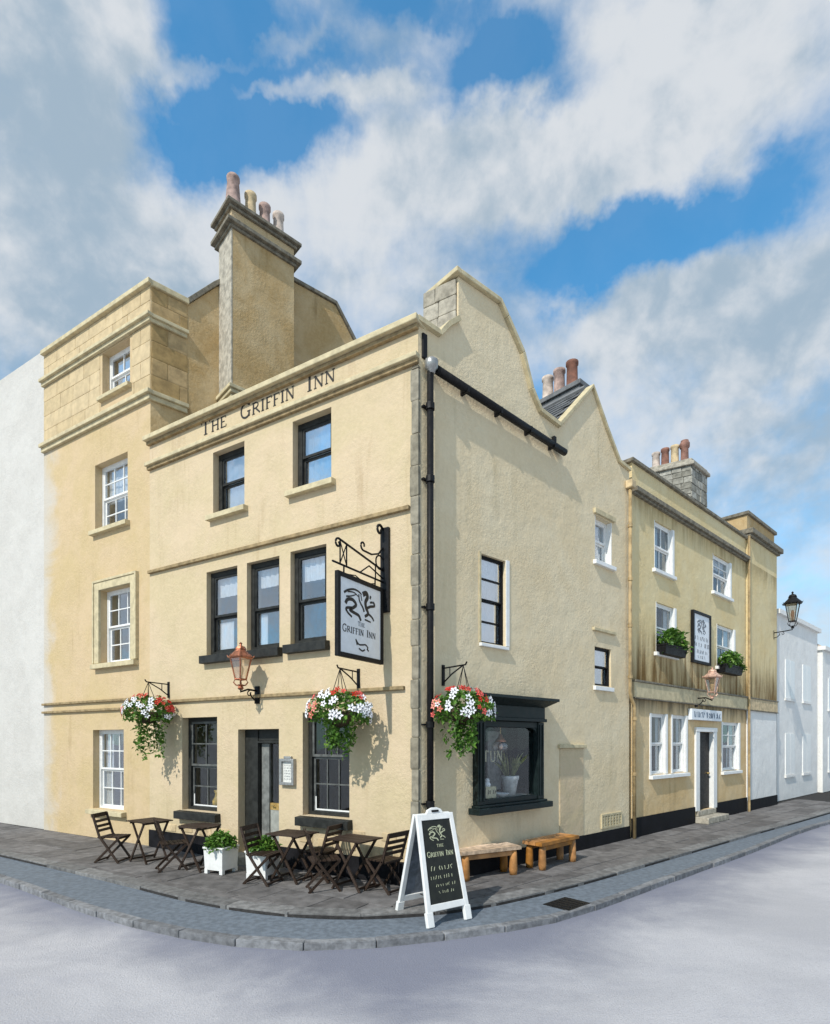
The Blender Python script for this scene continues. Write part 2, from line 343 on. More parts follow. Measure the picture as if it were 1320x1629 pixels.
class MB:
    def __init__(s): s.v = []; s.f = []; s.smooth = False; s.raw = False
    def add(s, vs, fs):
        k = len(s.v); s.v += [tuple(v) for v in vs]; s.f += [tuple(i + k for i in f) for f in fs]; return s
    def box(s, fr, a0, a1, z0, z1, o0, o1):
        return s.add([fr.pt(a, z, o) for a in (a0, a1) for z in (z0, z1) for o in (o0, o1)],
                     [(0, 1, 3, 2), (4, 6, 7, 5), (0, 4, 5, 1), (2, 3, 7, 6), (0, 2, 6, 4), (1, 5, 7, 3)])
    def prism(s, fr, poly, o0, o1):
        n = len(poly)
        tri = tessellate_polygon([[Vector((a, z, 0)) for a, z in poly]])
        vs = [fr.pt(a, z, o0) for a, z in poly] + [fr.pt(a, z, o1) for a, z in poly]
        return s.add(vs, [tuple(q) for q in tri] + [tuple(i + n for i in q) for q in tri] + [(i, (i + 1) % n, (i + 1) % n + n, i + n) for i in range(n)])
    def plan(s, poly, z0, z1):
        n = len(poly)
        tri = tessellate_polygon([[Vector((x, y, 0)) for x, y in poly]])
        vs = [(x, y, z0) for x, y in poly] + [(x, y, z1) for x, y in poly]
        return s.add(vs, [tuple(q) for q in tri] + [tuple(i + n for i in q) for q in tri] + [(i, (i + 1) % n, (i + 1) % n + n, i + n) for i in range(n)])
    def wall(s, fr, outline, holes, o0, o1):
        loops = [outline] + [[(a0, z0), (a1, z0), (a1, z1), (a0, z1)] for a0, a1, z0, z1 in holes]
        tri = tessellate_polygon([[Vector((a, z, 0)) for a, z in lp] for lp in loops])
        flat = [q for lp in loops for q in lp]; n = len(flat)
        vs = [fr.pt(a, z, o0) for a, z in flat] + [fr.pt(a, z, o1) for a, z in flat]
        fs = [tuple(q) for q in tri] + [tuple(i + n for i in q) for q in tri]
        k = 0
        for lp in loops:
            m_ = len(lp)
            fs += [(k + i, k + (i + 1) % m_, k + (i + 1) % m_ + n, k + i + n) for i in range(m_)]; k += m_
        return s.add(vs, fs)
    def bar(s, p, q, w, h=None, up=(0, 0, 1)):
        h = h or w; p, q = Vector(p), Vector(q); d = (q - p).normalized(); up = Vector(up)
        x = d.cross(up)
        if x.length < 1e-4: x = d.cross(Vector((1, 0, 0)))
        x.normalize(); y = x.cross(d)
        vs = [e + x * (sx * w / 2) + y * (sy * h / 2) for e in (p, q) for sx, sy in ((-1, -1), (1, -1), (1, 1), (-1, 1))]
        return s.add(vs, [(0, 1, 2, 3), (4, 7, 6, 5), (0, 4, 5, 1), (1, 5, 6, 2), (2, 6, 7, 3), (3, 7, 4, 0)])
    def tube(s, pts, r, n=8, r1=None):
        pts = [Vector(p) for p in pts]; m_ = len(pts); vs = []; fs = []
        ref = Vector((0, 0, 1))
        for i, p in enumerate(pts):
            d = (pts[min(i + 1, m_ - 1)] - pts[max(i - 1, 0)]).normalized()
            x = d.cross(ref)
            if x.length < .05: x = d.cross(Vector((1, 0, 0)))
            x.normalize(); y = d.cross(x)
            rr = r if r1 is None else r + (r1 - r) * i / (m_ - 1)
            vs += [p + (x * math.cos(6.2832 * k / n) + y * math.sin(6.2832 * k / n)) * rr for k in range(n)]
        for i in range(m_ - 1):
            fs += [(i * n + k, i * n + (k + 1) % n, (i + 1) * n + (k + 1) % n, (i + 1) * n + k) for k in range(n)]
        fs += [tuple(range(n)), tuple(range((m_ - 1) * n, m_ * n))]
        return s.add(vs, fs)
    def lathe(s, c, prof, n=14, ph=0):
        vs = []; fs = []; m_ = len(prof)
        for r, z in prof: vs += [(c[0] + r * math.cos(6.2832 * k / n + ph), c[1] + r * math.sin(6.2832 * k / n + ph), c[2] + z) for k in range(n)]
        for i in range(m_ - 1): fs += [(i * n + k, i * n + (k + 1) % n, (i + 1) * n + (k + 1) % n, (i + 1) * n + k) for k in range(n)]
        fs += [tuple(range(n)), tuple(range((m_ - 1) * n, m_ * n))]
        return s.add(vs, fs)
    def stroke(s, fr, pts, w, o0, o1, w1=None, sm=True):
        """a flat ribbon of print in the plane of fr"""
        if sm and len(pts) > 2:
            q = []
            for i in range(len(pts) - 1):
                p0, p1, p2, p3 = pts[max(i - 1, 0)], pts[i], pts[i + 1], pts[min(i + 2, len(pts) - 1)]
                for k in range(4):
                    u = k / 4
                    q.append(tuple(.5 * (2 * p1[j] + (p2[j] - p0[j]) * u + (2 * p0[j] - 5 * p1[j] + 4 * p2[j] - p3[j]) * u * u + (3 * p1[j] - p0[j] - 3 * p2[j] + p3[j]) * u ** 3) for j in (0, 1)))
            pts = q + [pts[-1]]
        n = len(pts); L = []; Rr = []
        for i in range(n):
            a, b = pts[max(i - 1, 0)], pts[min(i + 1, n - 1)]
            dx_, dz_ = b[0] - a[0], b[1] - a[1]; l = math.hypot(dx_, dz_) or 1
            ww = (w if w1 is None else w + (w1 - w) * i / (n - 1)) / 2
            L.append((pts[i][0] - dz_ / l * ww, pts[i][1] + dx_ / l * ww)); Rr.append((pts[i][0] + dz_ / l * ww, pts[i][1] - dx_ / l * ww))
        vs = [fr.pt(a, z, o0) for a, z in L] + [fr.pt(a, z, o0) for a, z in Rr] + [fr.pt(a, z, o1) for a, z in L] + [fr.pt(a, z, o1) for a, z in Rr]
        fs = []
        for i in range(n - 1):
            fs += [(i, i + 1, n + i + 1, n + i), (2 * n + i, 3 * n + i, 3 * n + i + 1, 2 * n + i + 1), (i, 2 * n + i, 2 * n + i + 1, i + 1), (n + i, n + i + 1, 3 * n + i + 1, 3 * n + i)]
        fs += [(0, n, 3 * n, 2 * n), (n - 1, 3 * n - 1, 4 * n - 1, 2 * n - 1)]
        return s.add(vs, fs)
    def mesh(s, name, mat, org=(0, 0, 0)):
        me = bpy.data.meshes.new(name)
        me.from_pydata([(v[0] - org[0], v[1] - org[1], v[2] - org[2]) for v in s.v], [], s.f)
        if not s.raw:
            bm = bmesh.new(); bm.from_mesh(me); bmesh.ops.recalc_face_normals(bm, faces=bm.faces); bm.to_mesh(me); bm.free()
        if s.smooth:
            for p_ in me.polygons: p_.use_smooth = len(p_.vertices) <= 4
        if mat: me.materials.append(mat)
        return me
    def build(s, name, mat, parent=None, bevel=0):
        org = ORG.get(parent, (0, 0, 0)) if parent else (0, 0, 0)
        me = s.mesh(name, mat, org)
        o = bpy.data.objects.new(name, me); COL.objects.link(o)
        if parent: o.parent = parent; ORG[o] = org
        if bevel:
            bv = o.modifiers.new('bevel', 'BEVEL'); bv.width = bevel; bv.segments = 2; bv.limit_method = 'ANGLE'
        return o


def thing(name, label, cat, loc=(0, 0, 0), group=None, kind=None):
    o = bpy.data.objects.new(name, None); COL.objects.link(o); o.location = loc; o.empty_display_size = .2
    ORG[o] = tuple(loc)
    if label: o['label'] = label
    if cat: o['category'] = cat
    if group: o['group'] = group
    if kind: o['kind'] = kind
    return o


def tag(o, label, cat, group=None):
    o['label'] = label; o['category'] = cat
    if group: o['group'] = group
    return o


def structure(name): return thing(name, None, None, kind='structure')


def copy_tree(o, parent=None):
    c = o.copy(); COL.objects.link(c)
    if parent: c.parent = parent; c.matrix_parent_inverse = o.matrix_parent_inverse
    for ch in list(o.children): copy_tree(ch, c)
    return c


UNIT = {}


def unit(kind, mat, var=0):
    key = (kind, mat.name, var)
    if key not in UNIT:
        if kind == 'box':
            mb = MB(); mb.box(XY, -.5, .5, -.5, .5, -.5, .5); UNIT[key] = mb.mesh('piece', mat)
        else:                                    # a dressed stone: chamfered arrises, slightly uneven face
            rnd = random.Random(var * 31 + 5); bm = bmesh.new(); bmesh.ops.create_cube(bm, size=1)
            bmesh.ops.bevel(bm, geom=bm.edges[:], offset=.05, segments=1, affect='EDGES')
            for v in bm.verts: v.co += Vector([rnd.uniform(-.012, .012) for _ in range(3)])
            bmesh.ops.recalc_face_normals(bm, faces=bm.faces)
            me = bpy.data.meshes.new('stone'); bm.to_mesh(me); bm.free(); me.materials.append(mat); UNIT[key] = me
    return UNIT[key]


def piece(name, parent, mat, fr, a0, a1, z0, z1, o0, o1, kind='box', var=0):
    """one small piece as an object of its own that shares its mesh with its like"""
    o = bpy.data.objects.new(name, unit(kind, mat, var)); COL.objects.link(o)
    org = ORG.get(parent, (0, 0, 0)); o.parent = parent
    q = fr.pt((a0 + a1) / 2, (z0 + z1) / 2, (o0 + o1) / 2)
    o.location = (q[0] - org[0], q[1] - org[1], q[2] - org[2]); o.rotation_euler = (0, 0, fr.ang)
    o.scale = (abs(a1 - a0), abs(o1 - o0), abs(z1 - z0)); ORG[o] = org
    return o


def sash(par, fr, a0, a1, z0, z1, depth=.13, up=(1, 1), lo=(1, 1), fm=DARKPAINT, fw=.06, glass=GLASS, sill=None, sillmat=None, curtain=None, lining=None, barw=.022, split=.5, railmat=None, st=.04):
    """a sliding sash window standing in a wall opening: frame, two sashes with their bars, each pane, sill, curtain"""
    mb = MB(); b0 = -depth - .10
    mb.box(fr, a0, a0 + fw, z0, z1, -depth, b0).box(fr, a1 - fw, a1, z0, z1, -depth, b0)
    mb.box(fr, a0 + fw, a1 - fw, z1 - fw, z1, -depth, b0).box(fr, a0 + fw, a1 - fw, z0, z0 + fw * .8, -depth, b0)
    if lining:
        for q0, q1 in ((a0 + .001, a0 + .02), (a1 - .02, a1 - .001)): mb.box(fr, q0, q1, z0 + .001, z1 - .001, -.004, -depth + .001)
    win = mb.build('window', fm, par)
    ia0, ia1, iz0, iz1 = a0 + fw, a1 - fw, z0 + fw * .8, z1 - fw
    zm = iz0 + (iz1 - iz0) * split
    for (q0, q1, od, (nc, nr), nm) in ((zm, iz1, -depth - .012, up, 'upper_sash'), (iz0, zm, -depth - .05, lo, 'lower_sash')):
        if nr == 0: continue
        mb = MB(); th = .034
        mb.box(fr, ia0, ia0 + st, q0, q1, od, od - th).box(fr, ia1 - st, ia1, q0, q1, od, od - th)
        mb.box(fr, ia0 + st, ia1 - st, q1 - st, q1, od, od - th).box(fr, ia0 + st, ia1 - st, q0, q0 + st, od, od - th)
        pa0, pa1, pz0, pz1 = ia0 + st, ia1 - st, q0 + st, q1 - st
        for i in range(1, nc):
            x = pa0 + (pa1 - pa0) * i / nc; mb.box(fr, x - barw / 2, x + barw / 2, pz0, pz1, od - .003, od - th + .003)
        for j in range(1, nr):
            z = pz0 + (pz1 - pz0) * j / nr; mb.box(fr, pa0, pa1, z - barw / 2, z + barw / 2, od - .004, od - th + .004)
        mb.build(nm, railmat or fm, win)
        for i in range(nc):
            for j in range(nr):
                x0 = pa0 + (pa1 - pa0) * i / nc; x1 = pa0 + (pa1 - pa0) * (i + 1) / nc; y0 = pz0 + (pz1 - pz0) * j / nr; y1 = pz0 + (pz1 - pz0) * (j + 1) / nr
                g = .002
                piece('pane', win, glass, fr, x0 + g, x1 - g, y0 + g, y1 - g, od - .018, od - .022)
    if sill:
        sa, h, out = sill
        mb = MB(); mb.prism_side = None
        mb.add([fr.pt(a, z, o) for a in (a0 - sa, a1 + sa) for z, o in ((z0 - h, -.10), (z0 - h, out), (z0 - .02, out), (z0 - .001, -.10))],
               [(0, 1, 2, 3), (4, 7, 6, 5), (0, 4, 5, 1), (1, 5, 6, 2), (2, 6, 7, 3), (3, 7, 4, 0)])
        mb.build('sill', sillmat or TRIM, win, .006)
    if curtain:
        cm, kind = curtain
        mb = MB(); od = -depth - .118
        def drape(x0, x1, zz0, zz1):
            n = 14; vs = []
            for i in range(n + 1):
                a = x0 + (x1 - x0) * i / n; oo = od + .013 * math.sin(i * 2.1)
                vs += [fr.pt(a, zz0, oo), fr.pt(a, zz1, oo)]
            mb.add(vs, [(2 * i, 2 * i + 2, 2 * i + 3, 2 * i + 1) for i in range(n)])
        w_ = ia1 - ia0
        if kind == 'full': drape(ia0, ia1, iz0, iz1)
        elif kind == 'sides': drape(ia0, ia0 + w_ * .26, iz0, iz1); drape(ia1 - w_ * .3, ia1, iz0, iz1)
        elif kind == 'left': drape(ia1 - w_ * .45, ia1, iz0, iz1)
        elif kind == 'top': drape(ia0, ia1, iz1 - (iz1 - iz0) * .28, iz1)
        elif kind == 'strip': drape(ia1 - w_ * .22, ia1, iz0, iz1)
        elif kind == 'right': drape(ia0, ia0 + w_ * .55, iz0, iz1)
        elif kind == 'combo': drape(ia0, ia1, iz1 - (iz1 - iz0) * .26, iz1); drape(ia1 - w_ * .62, ia1, iz0, iz0 + (iz1 - iz0) * .40)
        elif kind == 'blindside': drape(ia0, ia1, iz1 - (iz1 - iz0) * .24, iz1); drape(ia1 - w_ * .34, ia1, iz0, iz0 + (iz1 - iz0) * .42)
        elif kind == 'half': drape(ia0, ia1, iz0 + (iz1 - iz0) * .45, iz1)
        mb.raw = True
        mb.build('curtain', cm, win)
    return win


def pot(par, c, h, r, mat, style=0):
    mb = MB()
    if style == 0: prof = [(r * 1.12, 0), (r * 1.12, h * .1), (r, h * .13), (r * .70, h * .88), (r * .80, h * .90), (r * .80, h * .97), (r * .68, h), (r * .52, h), (r * .52, h * .8)]
    elif style == 1: prof = [(r * 1.0, 0), (r * 1.0, h * .08), (r * .82, h * .12), (r * .74, h * .7), (r * 1.0, h * .74), (r * 1.02, h * .9), (r * .8, h * .93), (r * .8, h), (r * .6, h), (r * .6, h * .8)]
    else: prof = [(r, 0), (r, h * .12), (r * .82, h * .16), (r * .76, h * .86), (r * .90, h * .90), (r * .90, h), (r * .66, h), (r * .66, h * .8)]
    mb.lathe(c, prof, 14); mb.smooth = True
    return mb.build('chimney_pot', mat, par)


GL = {
    'T': (.78, [([(0, 1), (.78, 1)], .09), ([(.39, 0), (.39, 1)], .15), ([(.24, 0.02), (.54, 0.02)], .05), ([(.02, 1), (.02, .8)], .06), ([(.76, 1), (.76, .8)], .06)]),
    'H': (.86, [([(.14, 0), (.14, 1)], .15), ([(.72, 0), (.72, 1)], .15), ([(.14, .52), (.72, .52)], .07), ([(0, .02), (.28, .02)], .05), ([(.58, .02), (.86, .02)], .05), ([(0, .98), (.28, .98)], .05), ([(.58, .98), (.86, .98)], .05)]),
    'E': (.66, [([(.14, 0), (.14, 1)], .15), ([(.04, .97), (.6, .97)], .06), ([(.14, .52), (.48, .52)], .06), ([(.04, .03), (.64, .03)], .06), ([(.6, .97), (.6, .8)], .05), ([(.64, .03), (.64, .22)], .05)]),
    'F': (.62, [([(.14, 0), (.14, 1)], .15), ([(.04, .97), (.6, .97)], .06), ([(.14, .52), (.46, .52)], .06), ([(.6, .97), (.6, .8)], .05), ([(.0, .02), (.28, .02)], .05)]),
    'I': (.34, [([(.17, 0), (.17, 1)], .16), ([(.02, .02), (.32, .02)], .05), ([(.02, .98), (.32, .98)], .05)]),
    'N': (.86, [([(.12, 0), (.12, 1)], .08), ([(.12, 1), (.72, 0)], .15), ([(.72, 0), (.72, 1)], .08), ([(0, .02), (.24, .02)], .05), ([(.6, .98), (.84, .98)], .05), ([(0, .98), (.12, .98)], .05)]),
    'R': (.8, [([(.14, 0), (.14, 1)], .15), ([(.14, .96), (.42, .97), (.6, .86), (.6, .66), (.42, .52), (.14, .51)], .1), ([(.36, .5), (.8, .02)], .13), ([(0, .02), (.28, .02)], .05), ([(0, .98), (.14, .98)], .05)]),
    'G': (.86, [([(.76, .82), (.6, .96), (.4, .98), (.16, .82), (.08, .5), (.16, .18), (.4, .02), (.62, .06), (.74, .16)], .12), ([(.74, 0.05), (.74, .42)], .13), ([(.58, .42), (.86, .42)], .05), ([(.77, .97), (.77, .78)], .05)]),
    'U': (.82, [([(.14, 1), (.14, .3), (.24, .06), (.45, 0), (.62, .08), (.7, .3), (.7, 1)], .12), ([(.02, .98), (.26, .98)], .05), ([(.6, .98), (.8, .98)], .05)]),
}


def lettering(mb, fr, text, a, z, h, o0, o1, dirn=1, smallcap=.78, track=.14, wscale=1.0):
    """serif capitals; the first letter of each word is a full capital. dirn -1 where the wall's axis runs right to left"""
    first = True; x = 0
    for ch in text:
        if ch == ' ': x += h * .62 * wscale; first = True; continue
        hh = h if first else h * smallcap; first = False
        w_, strokes = GL[ch]
        for pts, th in strokes:
            mb.stroke(fr, [(a + dirn * (x + px * hh * wscale), z + pz * hh) for px, pz in pts], th * hh, o0, o1, sm=len(pts) > 2)
        x += (w_ + track) * hh * wscale
    return x


def letters(par, mat, fr, text, a, z, h, o0, o1, dirn=1, smallcap=.78, track=.14, wscale=1.0):
    first = True; x = 0
    for ch in text:
        if ch == ' ': x += h * .62 * wscale; first = True; continue
        hh = h if first else h * smallcap; first = False
        mb = MB()
        for pts, th in GL[ch][1]: mb.stroke(fr, [(a + dirn * (x + px * hh * wscale), z + pz * hh) for px, pz in pts], th * hh, o0, o1, sm=len(pts) > 2)
        mb.build('letter', mat, par); x += (GL[ch][0] + track) * hh * wscale


def text_width(text, h, smallcap=.78, track=.14, wscale=1.0):
    x = 0; first = True
    for ch in text:
        if ch == ' ': x += h * .62 * wscale; first = True; continue
        x += (GL[ch][0] + track) * (h if first else h * smallcap) * wscale; first = False
    return x


# heraldic griffin in a unit square (x right, y up)
GRIFFIN = [([(.02, .70), (.14, .82), (.30, .90), (.44, .88), (.52, .82)], .05, .03), ([(.08, .60), (.22, .66), (.36, .76)], .035, .02), ([(.12, .76), (.3, .8), (.42, .72)], .03, .02),
           ([(.56, .84), (.66, .92), (.70, .80), (.64, .62), (.66, .44), (.72, .28), (.62, .16)], .11, .06), ([(.80, .88), (.78, .78)], .05, .04),
           ([(.88, .72), (.92, .60), (.80, .54), (.70, .46)], .05, .06), ([(.86, .7), (.78, .66)], .05, .04),
           ([(.06, .38), (.12, .52), (.26, .56), (.36, .44), (.28, .32), (.18, .22), (.34, .16), (.44, .12), (.50, -.02)], .075, .06), ([(.24, .3), (.08, .24), (.12, .12), (.24, .02)], .06, .04),
           ([(.72, .28), (.84, .20), (.90, .10)], .05, .035), ([(.62, .06), (.80, .03)], .035, .03), ([(.44, .80), (.46, .6), (.56, .42), (.60, .3)], .03, .05), ([(.5, .8), (.53, .62)], .025, .02)]


def emblem(mb, fr, a0, a1, z0, z1, o0, o1, k=1.0):
    s_ = abs(a1 - a0)
    for pts, w0, w1 in GRIFFIN:
        mb.stroke(fr, [(a0 + (a1 - a0) * x, z0 + (z1 - z0) * y) for x, y in pts], w0 * s_ * k, o0, o1, w1 * s_ * k)


def scribble(mb, fr, a0, a1, z, h, o0, o1, seed, th=.16):
    """a line of worn writing too small to read"""
    rnd = random.Random(seed); a = a0; sg = 1 if a1 > a0 else -1
    while (a1 - a) * sg > 0:
        w_ = h * rnd.uniform(.35, .7)
        pts = [(a + sg * w_ * rnd.uniform(0, 1), z + h * rnd.uniform(0, 1)) for _ in range(rnd.choice((2, 3, 3)))]
        pts[0] = (pts[0][0], z); pts[-1] = (pts[-1][0], z + h * rnd.uniform(.7, 1))
        mb.stroke(fr, pts, h * th, o0, o1, sm=False)
        a += sg * (w_ + h * (rnd.choice((.25, .25, .9))))


# ------------------------------------------------------------------ ground
gr = structure('road')
mb = MB(); mb.add([(-500, -300, -.125), (500, -300, -.125), (500, 900, -.125), (-500, 900, -.125)], [(0, 1, 2, 3)]); mb.raw = True
mb.build('road_surface', ROAD, gr)


def smooth_curve(pts, k=5):
    q = []
    for i in range(len(pts) - 1):
        p0, p1, p2, p3 = pts[max(i - 1, 0)], pts[i], pts[i + 1], pts[min(i + 2, len(pts) - 1)]
        for j in range(k):
            u = j / k
            q.append(tuple(.5 * (2 * p1[c] + (p2[c] - p0[c]) * u + (2 * p0[c] - 5 * p1[c] + 4 * p2[c] - p3[c]) * u * u + (3 * p1[c] - p0[c] - 3 * p2[c] + p3[c]) * u ** 3) for c in (0, 1)))
    return q + [pts[-1]]


inner = smooth_curve([(-16.5, 16.0), (-10.5, 12.3), (-5.79, 9.38), (-4.32, 8.44), (-2.97, 7.56), (-1.9, 7.06), (-.9, 6.86), (.1, 6.98), (.95, 7.36), (1.85, 7.98), (2.96, 8.87), (5.37, 10.95), (7.82, 13.05), (11.02, 15.75), (15.5, 19.6), (19, 22.7)])
outer = smooth_curve([(-16.5, 15.2), (-10.5, 11.4), (-6.6, 8.95), (-4.85, 7.72), (-3.47, 6.82), (-2.36, 6.28), (-1.41, 6.03), (-.48, 6.08), (.57, 6.41), (1.4, 6.78), (2.2, 7.3), (4.3, 9.15), (6.9, 11.45), (9.6, 13.95), (12.2, 16.1), (15.7, 19.05), (19.3, 22.2)])


def offset_line(pts, d):
    q = []
    for i, p in enumerate(pts):
        a, b = pts[max(i - 1, 0)], pts[min(i + 1, len(pts) - 1)]
        x, y = b[0] - a[0], b[1] - a[1]; l = math.hypot(x, y); q.append((p[0] - y / l * d, p[1] + x / l * d))
    return q


def resample(pts, step):
    q = [pts[0]]; need = step
    for a, b in zip(pts, pts[1:]):
        l = math.hypot(b[0] - a[0], b[1] - a[1]); s0 = 0
        while l - s0 >= need:
            s0 += need; need = step; q.append((a[0] + (b[0] - a[0]) * s0 / l, a[1] + (b[1] - a[1]) * s0 / l))
        need -= l - s0
    return q


wall_back = [S.off(26, -.6), (CX0, CY0 + .6), F.off(20, -.6)]
pav = structure('pavement')
mb = MB(); mb.plan(inner + wall_back, -.3, -.022); mb.build('mortar_bed', BED, pav)
strip = structure('footway')
mb = MB(); mb.plan(offset_line(outer, .11) + offset_line(inner, .05)[::-1], -.3, -.055); mb.build('tarmac_strip', STRIP, strip)
kerb = structure('kerb')
ks = resample(outer, .78)
for i, (p0, p1) in enumerate(zip(ks, ks[1:])):
    x, y = p1[0] - p0[0], p1[1] - p0[1]; l = math.hypot(x, y); nx, ny = -y / l, x / l; g = .006; dz_ = random.uniform(-.006, .006)
    ex, ey = x / l * g, y / l * g
    mb = MB(); wd = .125 + random.uniform(-.01, .01); k0 = random.uniform(-.008, .008)
    mb.plan([(p0[0] + ex + nx * k0, p0[1] + ey + ny * k0), (p1[0] - ex + nx * k0, p1[1] - ey + ny * k0), (p1[0] - ex + nx * wd, p1[1] - ey + ny * wd), (p0[0] + ex + nx * wd, p0[1] + ey + ny * wd)], -.28, -.045 + dz_)
    mb.build('kerb_stone', KERB, kerb, .012)
edge_in = offset_line(inner, .26)
ie = resample(inner, .92); io = None
for i, (p0, p1) in enumerate(zip(ie, ie[1:])):        # the raised stone edging of the flagged terrace
    x, y = p1[0] - p0[0], p1[1] - p0[1]; l = math.hypot(x, y); nx, ny = -y / l, x / l; g = .004; ex, ey = x / l * g, y / l * g
    k0 = random.uniform(-.008, .008)
    mb = MB(); mb.plan([(p0[0] + ex - nx * k0, p0[1] + ey - ny * k0), (p1[0] - ex - nx * k0, p1[1] - ey - ny * k0), (p1[0] - ex + nx * .25, p1[1] - ey + ny * .25), (p0[0] + ex + nx * .25, p0[1] + ey + ny * .25)], -.2, random.uniform(-.004, .003))
    mb.build('edging_stone', EDGE, pav, .008)


def clip(poly, region):
    for i in range(len(region)):
        a, b = region[i], region[(i + 1) % len(region)]
        side = lambda p: (b[0] - a[0]) * (p[1] - a[1]) - (b[1] - a[1]) * (p[0] - a[0])
        out = []
        for j in range(len(poly)):
            p, q = poly[j], poly[(j + 1) % len(poly)]; sp, sq = side(p), side(q)
            if sp >= 0: out.append(p)
            if sp * sq < 0: u = sp / (sp - sq); out.append((p[0] + (q[0] - p[0]) * u, p[1] + (q[1] - p[1]) * u))
        poly = out
        if len(poly) < 3: return []
    return poly


def hull(pts):
    pts = sorted(set(pts)); h = []
    for seq in (pts, pts[::-1]):
        part = []
        for p in seq:
            while len(part) > 1 and (part[-1][0] - part[-2][0]) * (p[1] - part[-2][1]) - (part[-1][1] - part[-2][1]) * (p[0] - part[-2][0]) <= 0: part.pop()
            part.append(p)
        h += part[:-1]
    return h


apex = min(range(len(edge_in)), key=lambda i: abs(edge_in[i][0] + .35))
nflag = 0
for fr, line, length in ((F, edge_in[:apex + 1], 12.6), (S, edge_in[apex:], 18.5)):
    region = hull([p for p in line] + [(CX0, CY0 + .05), fr.off(length, -.05)])
    o = -.04; row = 0
    while o < 3.2:
        wd = random.choice((.46, .52, .6)); a = -3 + random.uniform(0, .5)
        while a < length:
            ln = random.uniform(.55, .98)
            q = [fr.off(a + .006, o + .006), fr.off(a + ln - .006, o + .006), fr.off(a + ln - .006, o + wd - .006), fr.off(a + .006, o + wd - .006)]
            area2 = sum(q[i][0] * q[(i + 1) % 4][1] - q[(i + 1) % 4][0] * q[i][1] for i in range(4))
            if area2 < 0: q = q[::-1]
            c = clip(q, region)
            if len(c) >= 3:
                ar = abs(sum(c[i][0] * c[(i + 1) % len(c)][1] - c[(i + 1) % len(c)][0] * c[i][1] for i in range(len(c)))) / 2
                if ar > .01:
                    mb = MB(); mb.plan(c, -.1, random.uniform(-.006, .002)); mb.build('flagstone', FLAG, pav, .006); nflag += 1
            a += ln
        o += wd; row += 1
mb = MB(); q = (2.0, 7.5)
frd = Fr(2.02, 7.52, math.pi / 2 - trr, -1)
dcv = tag(MB().box(frd, -.26, .26, -.2, -.048, -.2, .2).build('drain_cover', IRON), 'dark iron drain cover let into the blue grey footway right of the signboard', 'drain cover')
mb = MB()
for i in range(5): mb.box(frd, -.22 + .09 * i, -.18 + .09 * i, -.05, -.043, -.16, .16)
o = mb.build('grate_bar', IRON, dcv)

# ------------------------------------------------------------------ the pub
PL = (CX0, CY0, 0)
pub = thing('pub', 'cream rendered corner pub with dark sash windows and its name lettered along the parapet', 'pub', PL)
LEN, SLEN = 6.27, 6.2
wf = {'A': (3.56, 4.38, 6.26, 7.41), 'B': (1.60, 2.42, 6.26, 7.41), 'W1': (3.74, 4.56, 3.70, 5.24), 'W2': (2.72, 3.50, 3.70, 5.24), 'W3': (1.70, 2.47, 3.72, 5.26),
      'G1': (4.27, 5.26, .80, 2.56), 'G2': (1.24, 2.20, .90, 2.58), 'D': (2.73, 3.72, .14, 2.32)}
mb = MB(); mb.wall(F, [(0, 0), (LEN, 0), (LEN, 8.08), (0, 8.08)], list(wf.values()), 0, -.34); mb.build('front_wall', CREAM, pub)
ws = {'win': (1.36, 1.98, 3.70, 5.12), 'w2': (4.80, 5.46, 5.76, 6.66), 'w3': (4.79, 5.43, 3.24, 4.02), 'bay': (1.34, 2.76, 1.16, 2.40)}
gable = [(0, 0), (SLEN, 0), (SLEN, 7.96), (5.72, 8.0), (5.20, 8.52), (4.675, 9.14), (4.08, 8.5), (3.52, 7.92), (2.9, 7.96), (2.62, 8.25), (2.37, 8.76), (1.95, 9.16), (1.79, 9.32), (.84, 9.26), (.84, 8.56), (.62, 8.36), (.42, 8.12), (0, 8.12)]
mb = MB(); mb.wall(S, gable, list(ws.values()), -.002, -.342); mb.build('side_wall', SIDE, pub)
# thick front end of the first gable (dark, unrendered stone facing the street)
mb = MB(); mb.box(S, .846, 1.5, 8.2, 9.25, -.345, -.62); mb.build('gable_core', MORTAR, pub)
rnd = random.Random(3)
fg = Fr(*S.off(.845, 0), F.ang, 1)
for r_ in range(4):
    x = 0.03
    while x < .60:
        w_ = min(rnd.uniform(.2, .4), .62 - x)
        if w_ < .1: break
        piece('stone', pub, GREYSTONE, fg, x + .005, x + w_ - .005, 8.26 + r_ * .245, 8.26 + (r_ + 1) * .245 - .01, -.05, .03 + rnd.uniform(0, .012), 'stone', rnd.randrange(4))
        x += w_
cop = [(.42, 8.12), (.62, 8.36), (.84, 8.56)]


def coping(path, fr, o0, o1, th, mat, par, drop=0.0):
    mb = MB()
    n = len(path); up = []
    for i in range(n):
        a, b = path[max(i - 1, 0)], path[min(i + 1, n - 1)]; l = math.hypot(b[0] - a[0], b[1] - a[1])
        nx, nz = -(b[1] - a[1]) / l, (b[0] - a[0]) / l
        if nz < 0: nx, nz = -nx, -nz
        up.append((path[i][0] + nx * th, path[i][1] + nz * th))
    for i in range(n - 1):
        mb.prism(fr, [path[i], path[i + 1], up[i + 1], up[i]], o0, o1)
    return mb.build('coping', mat, par, .01)


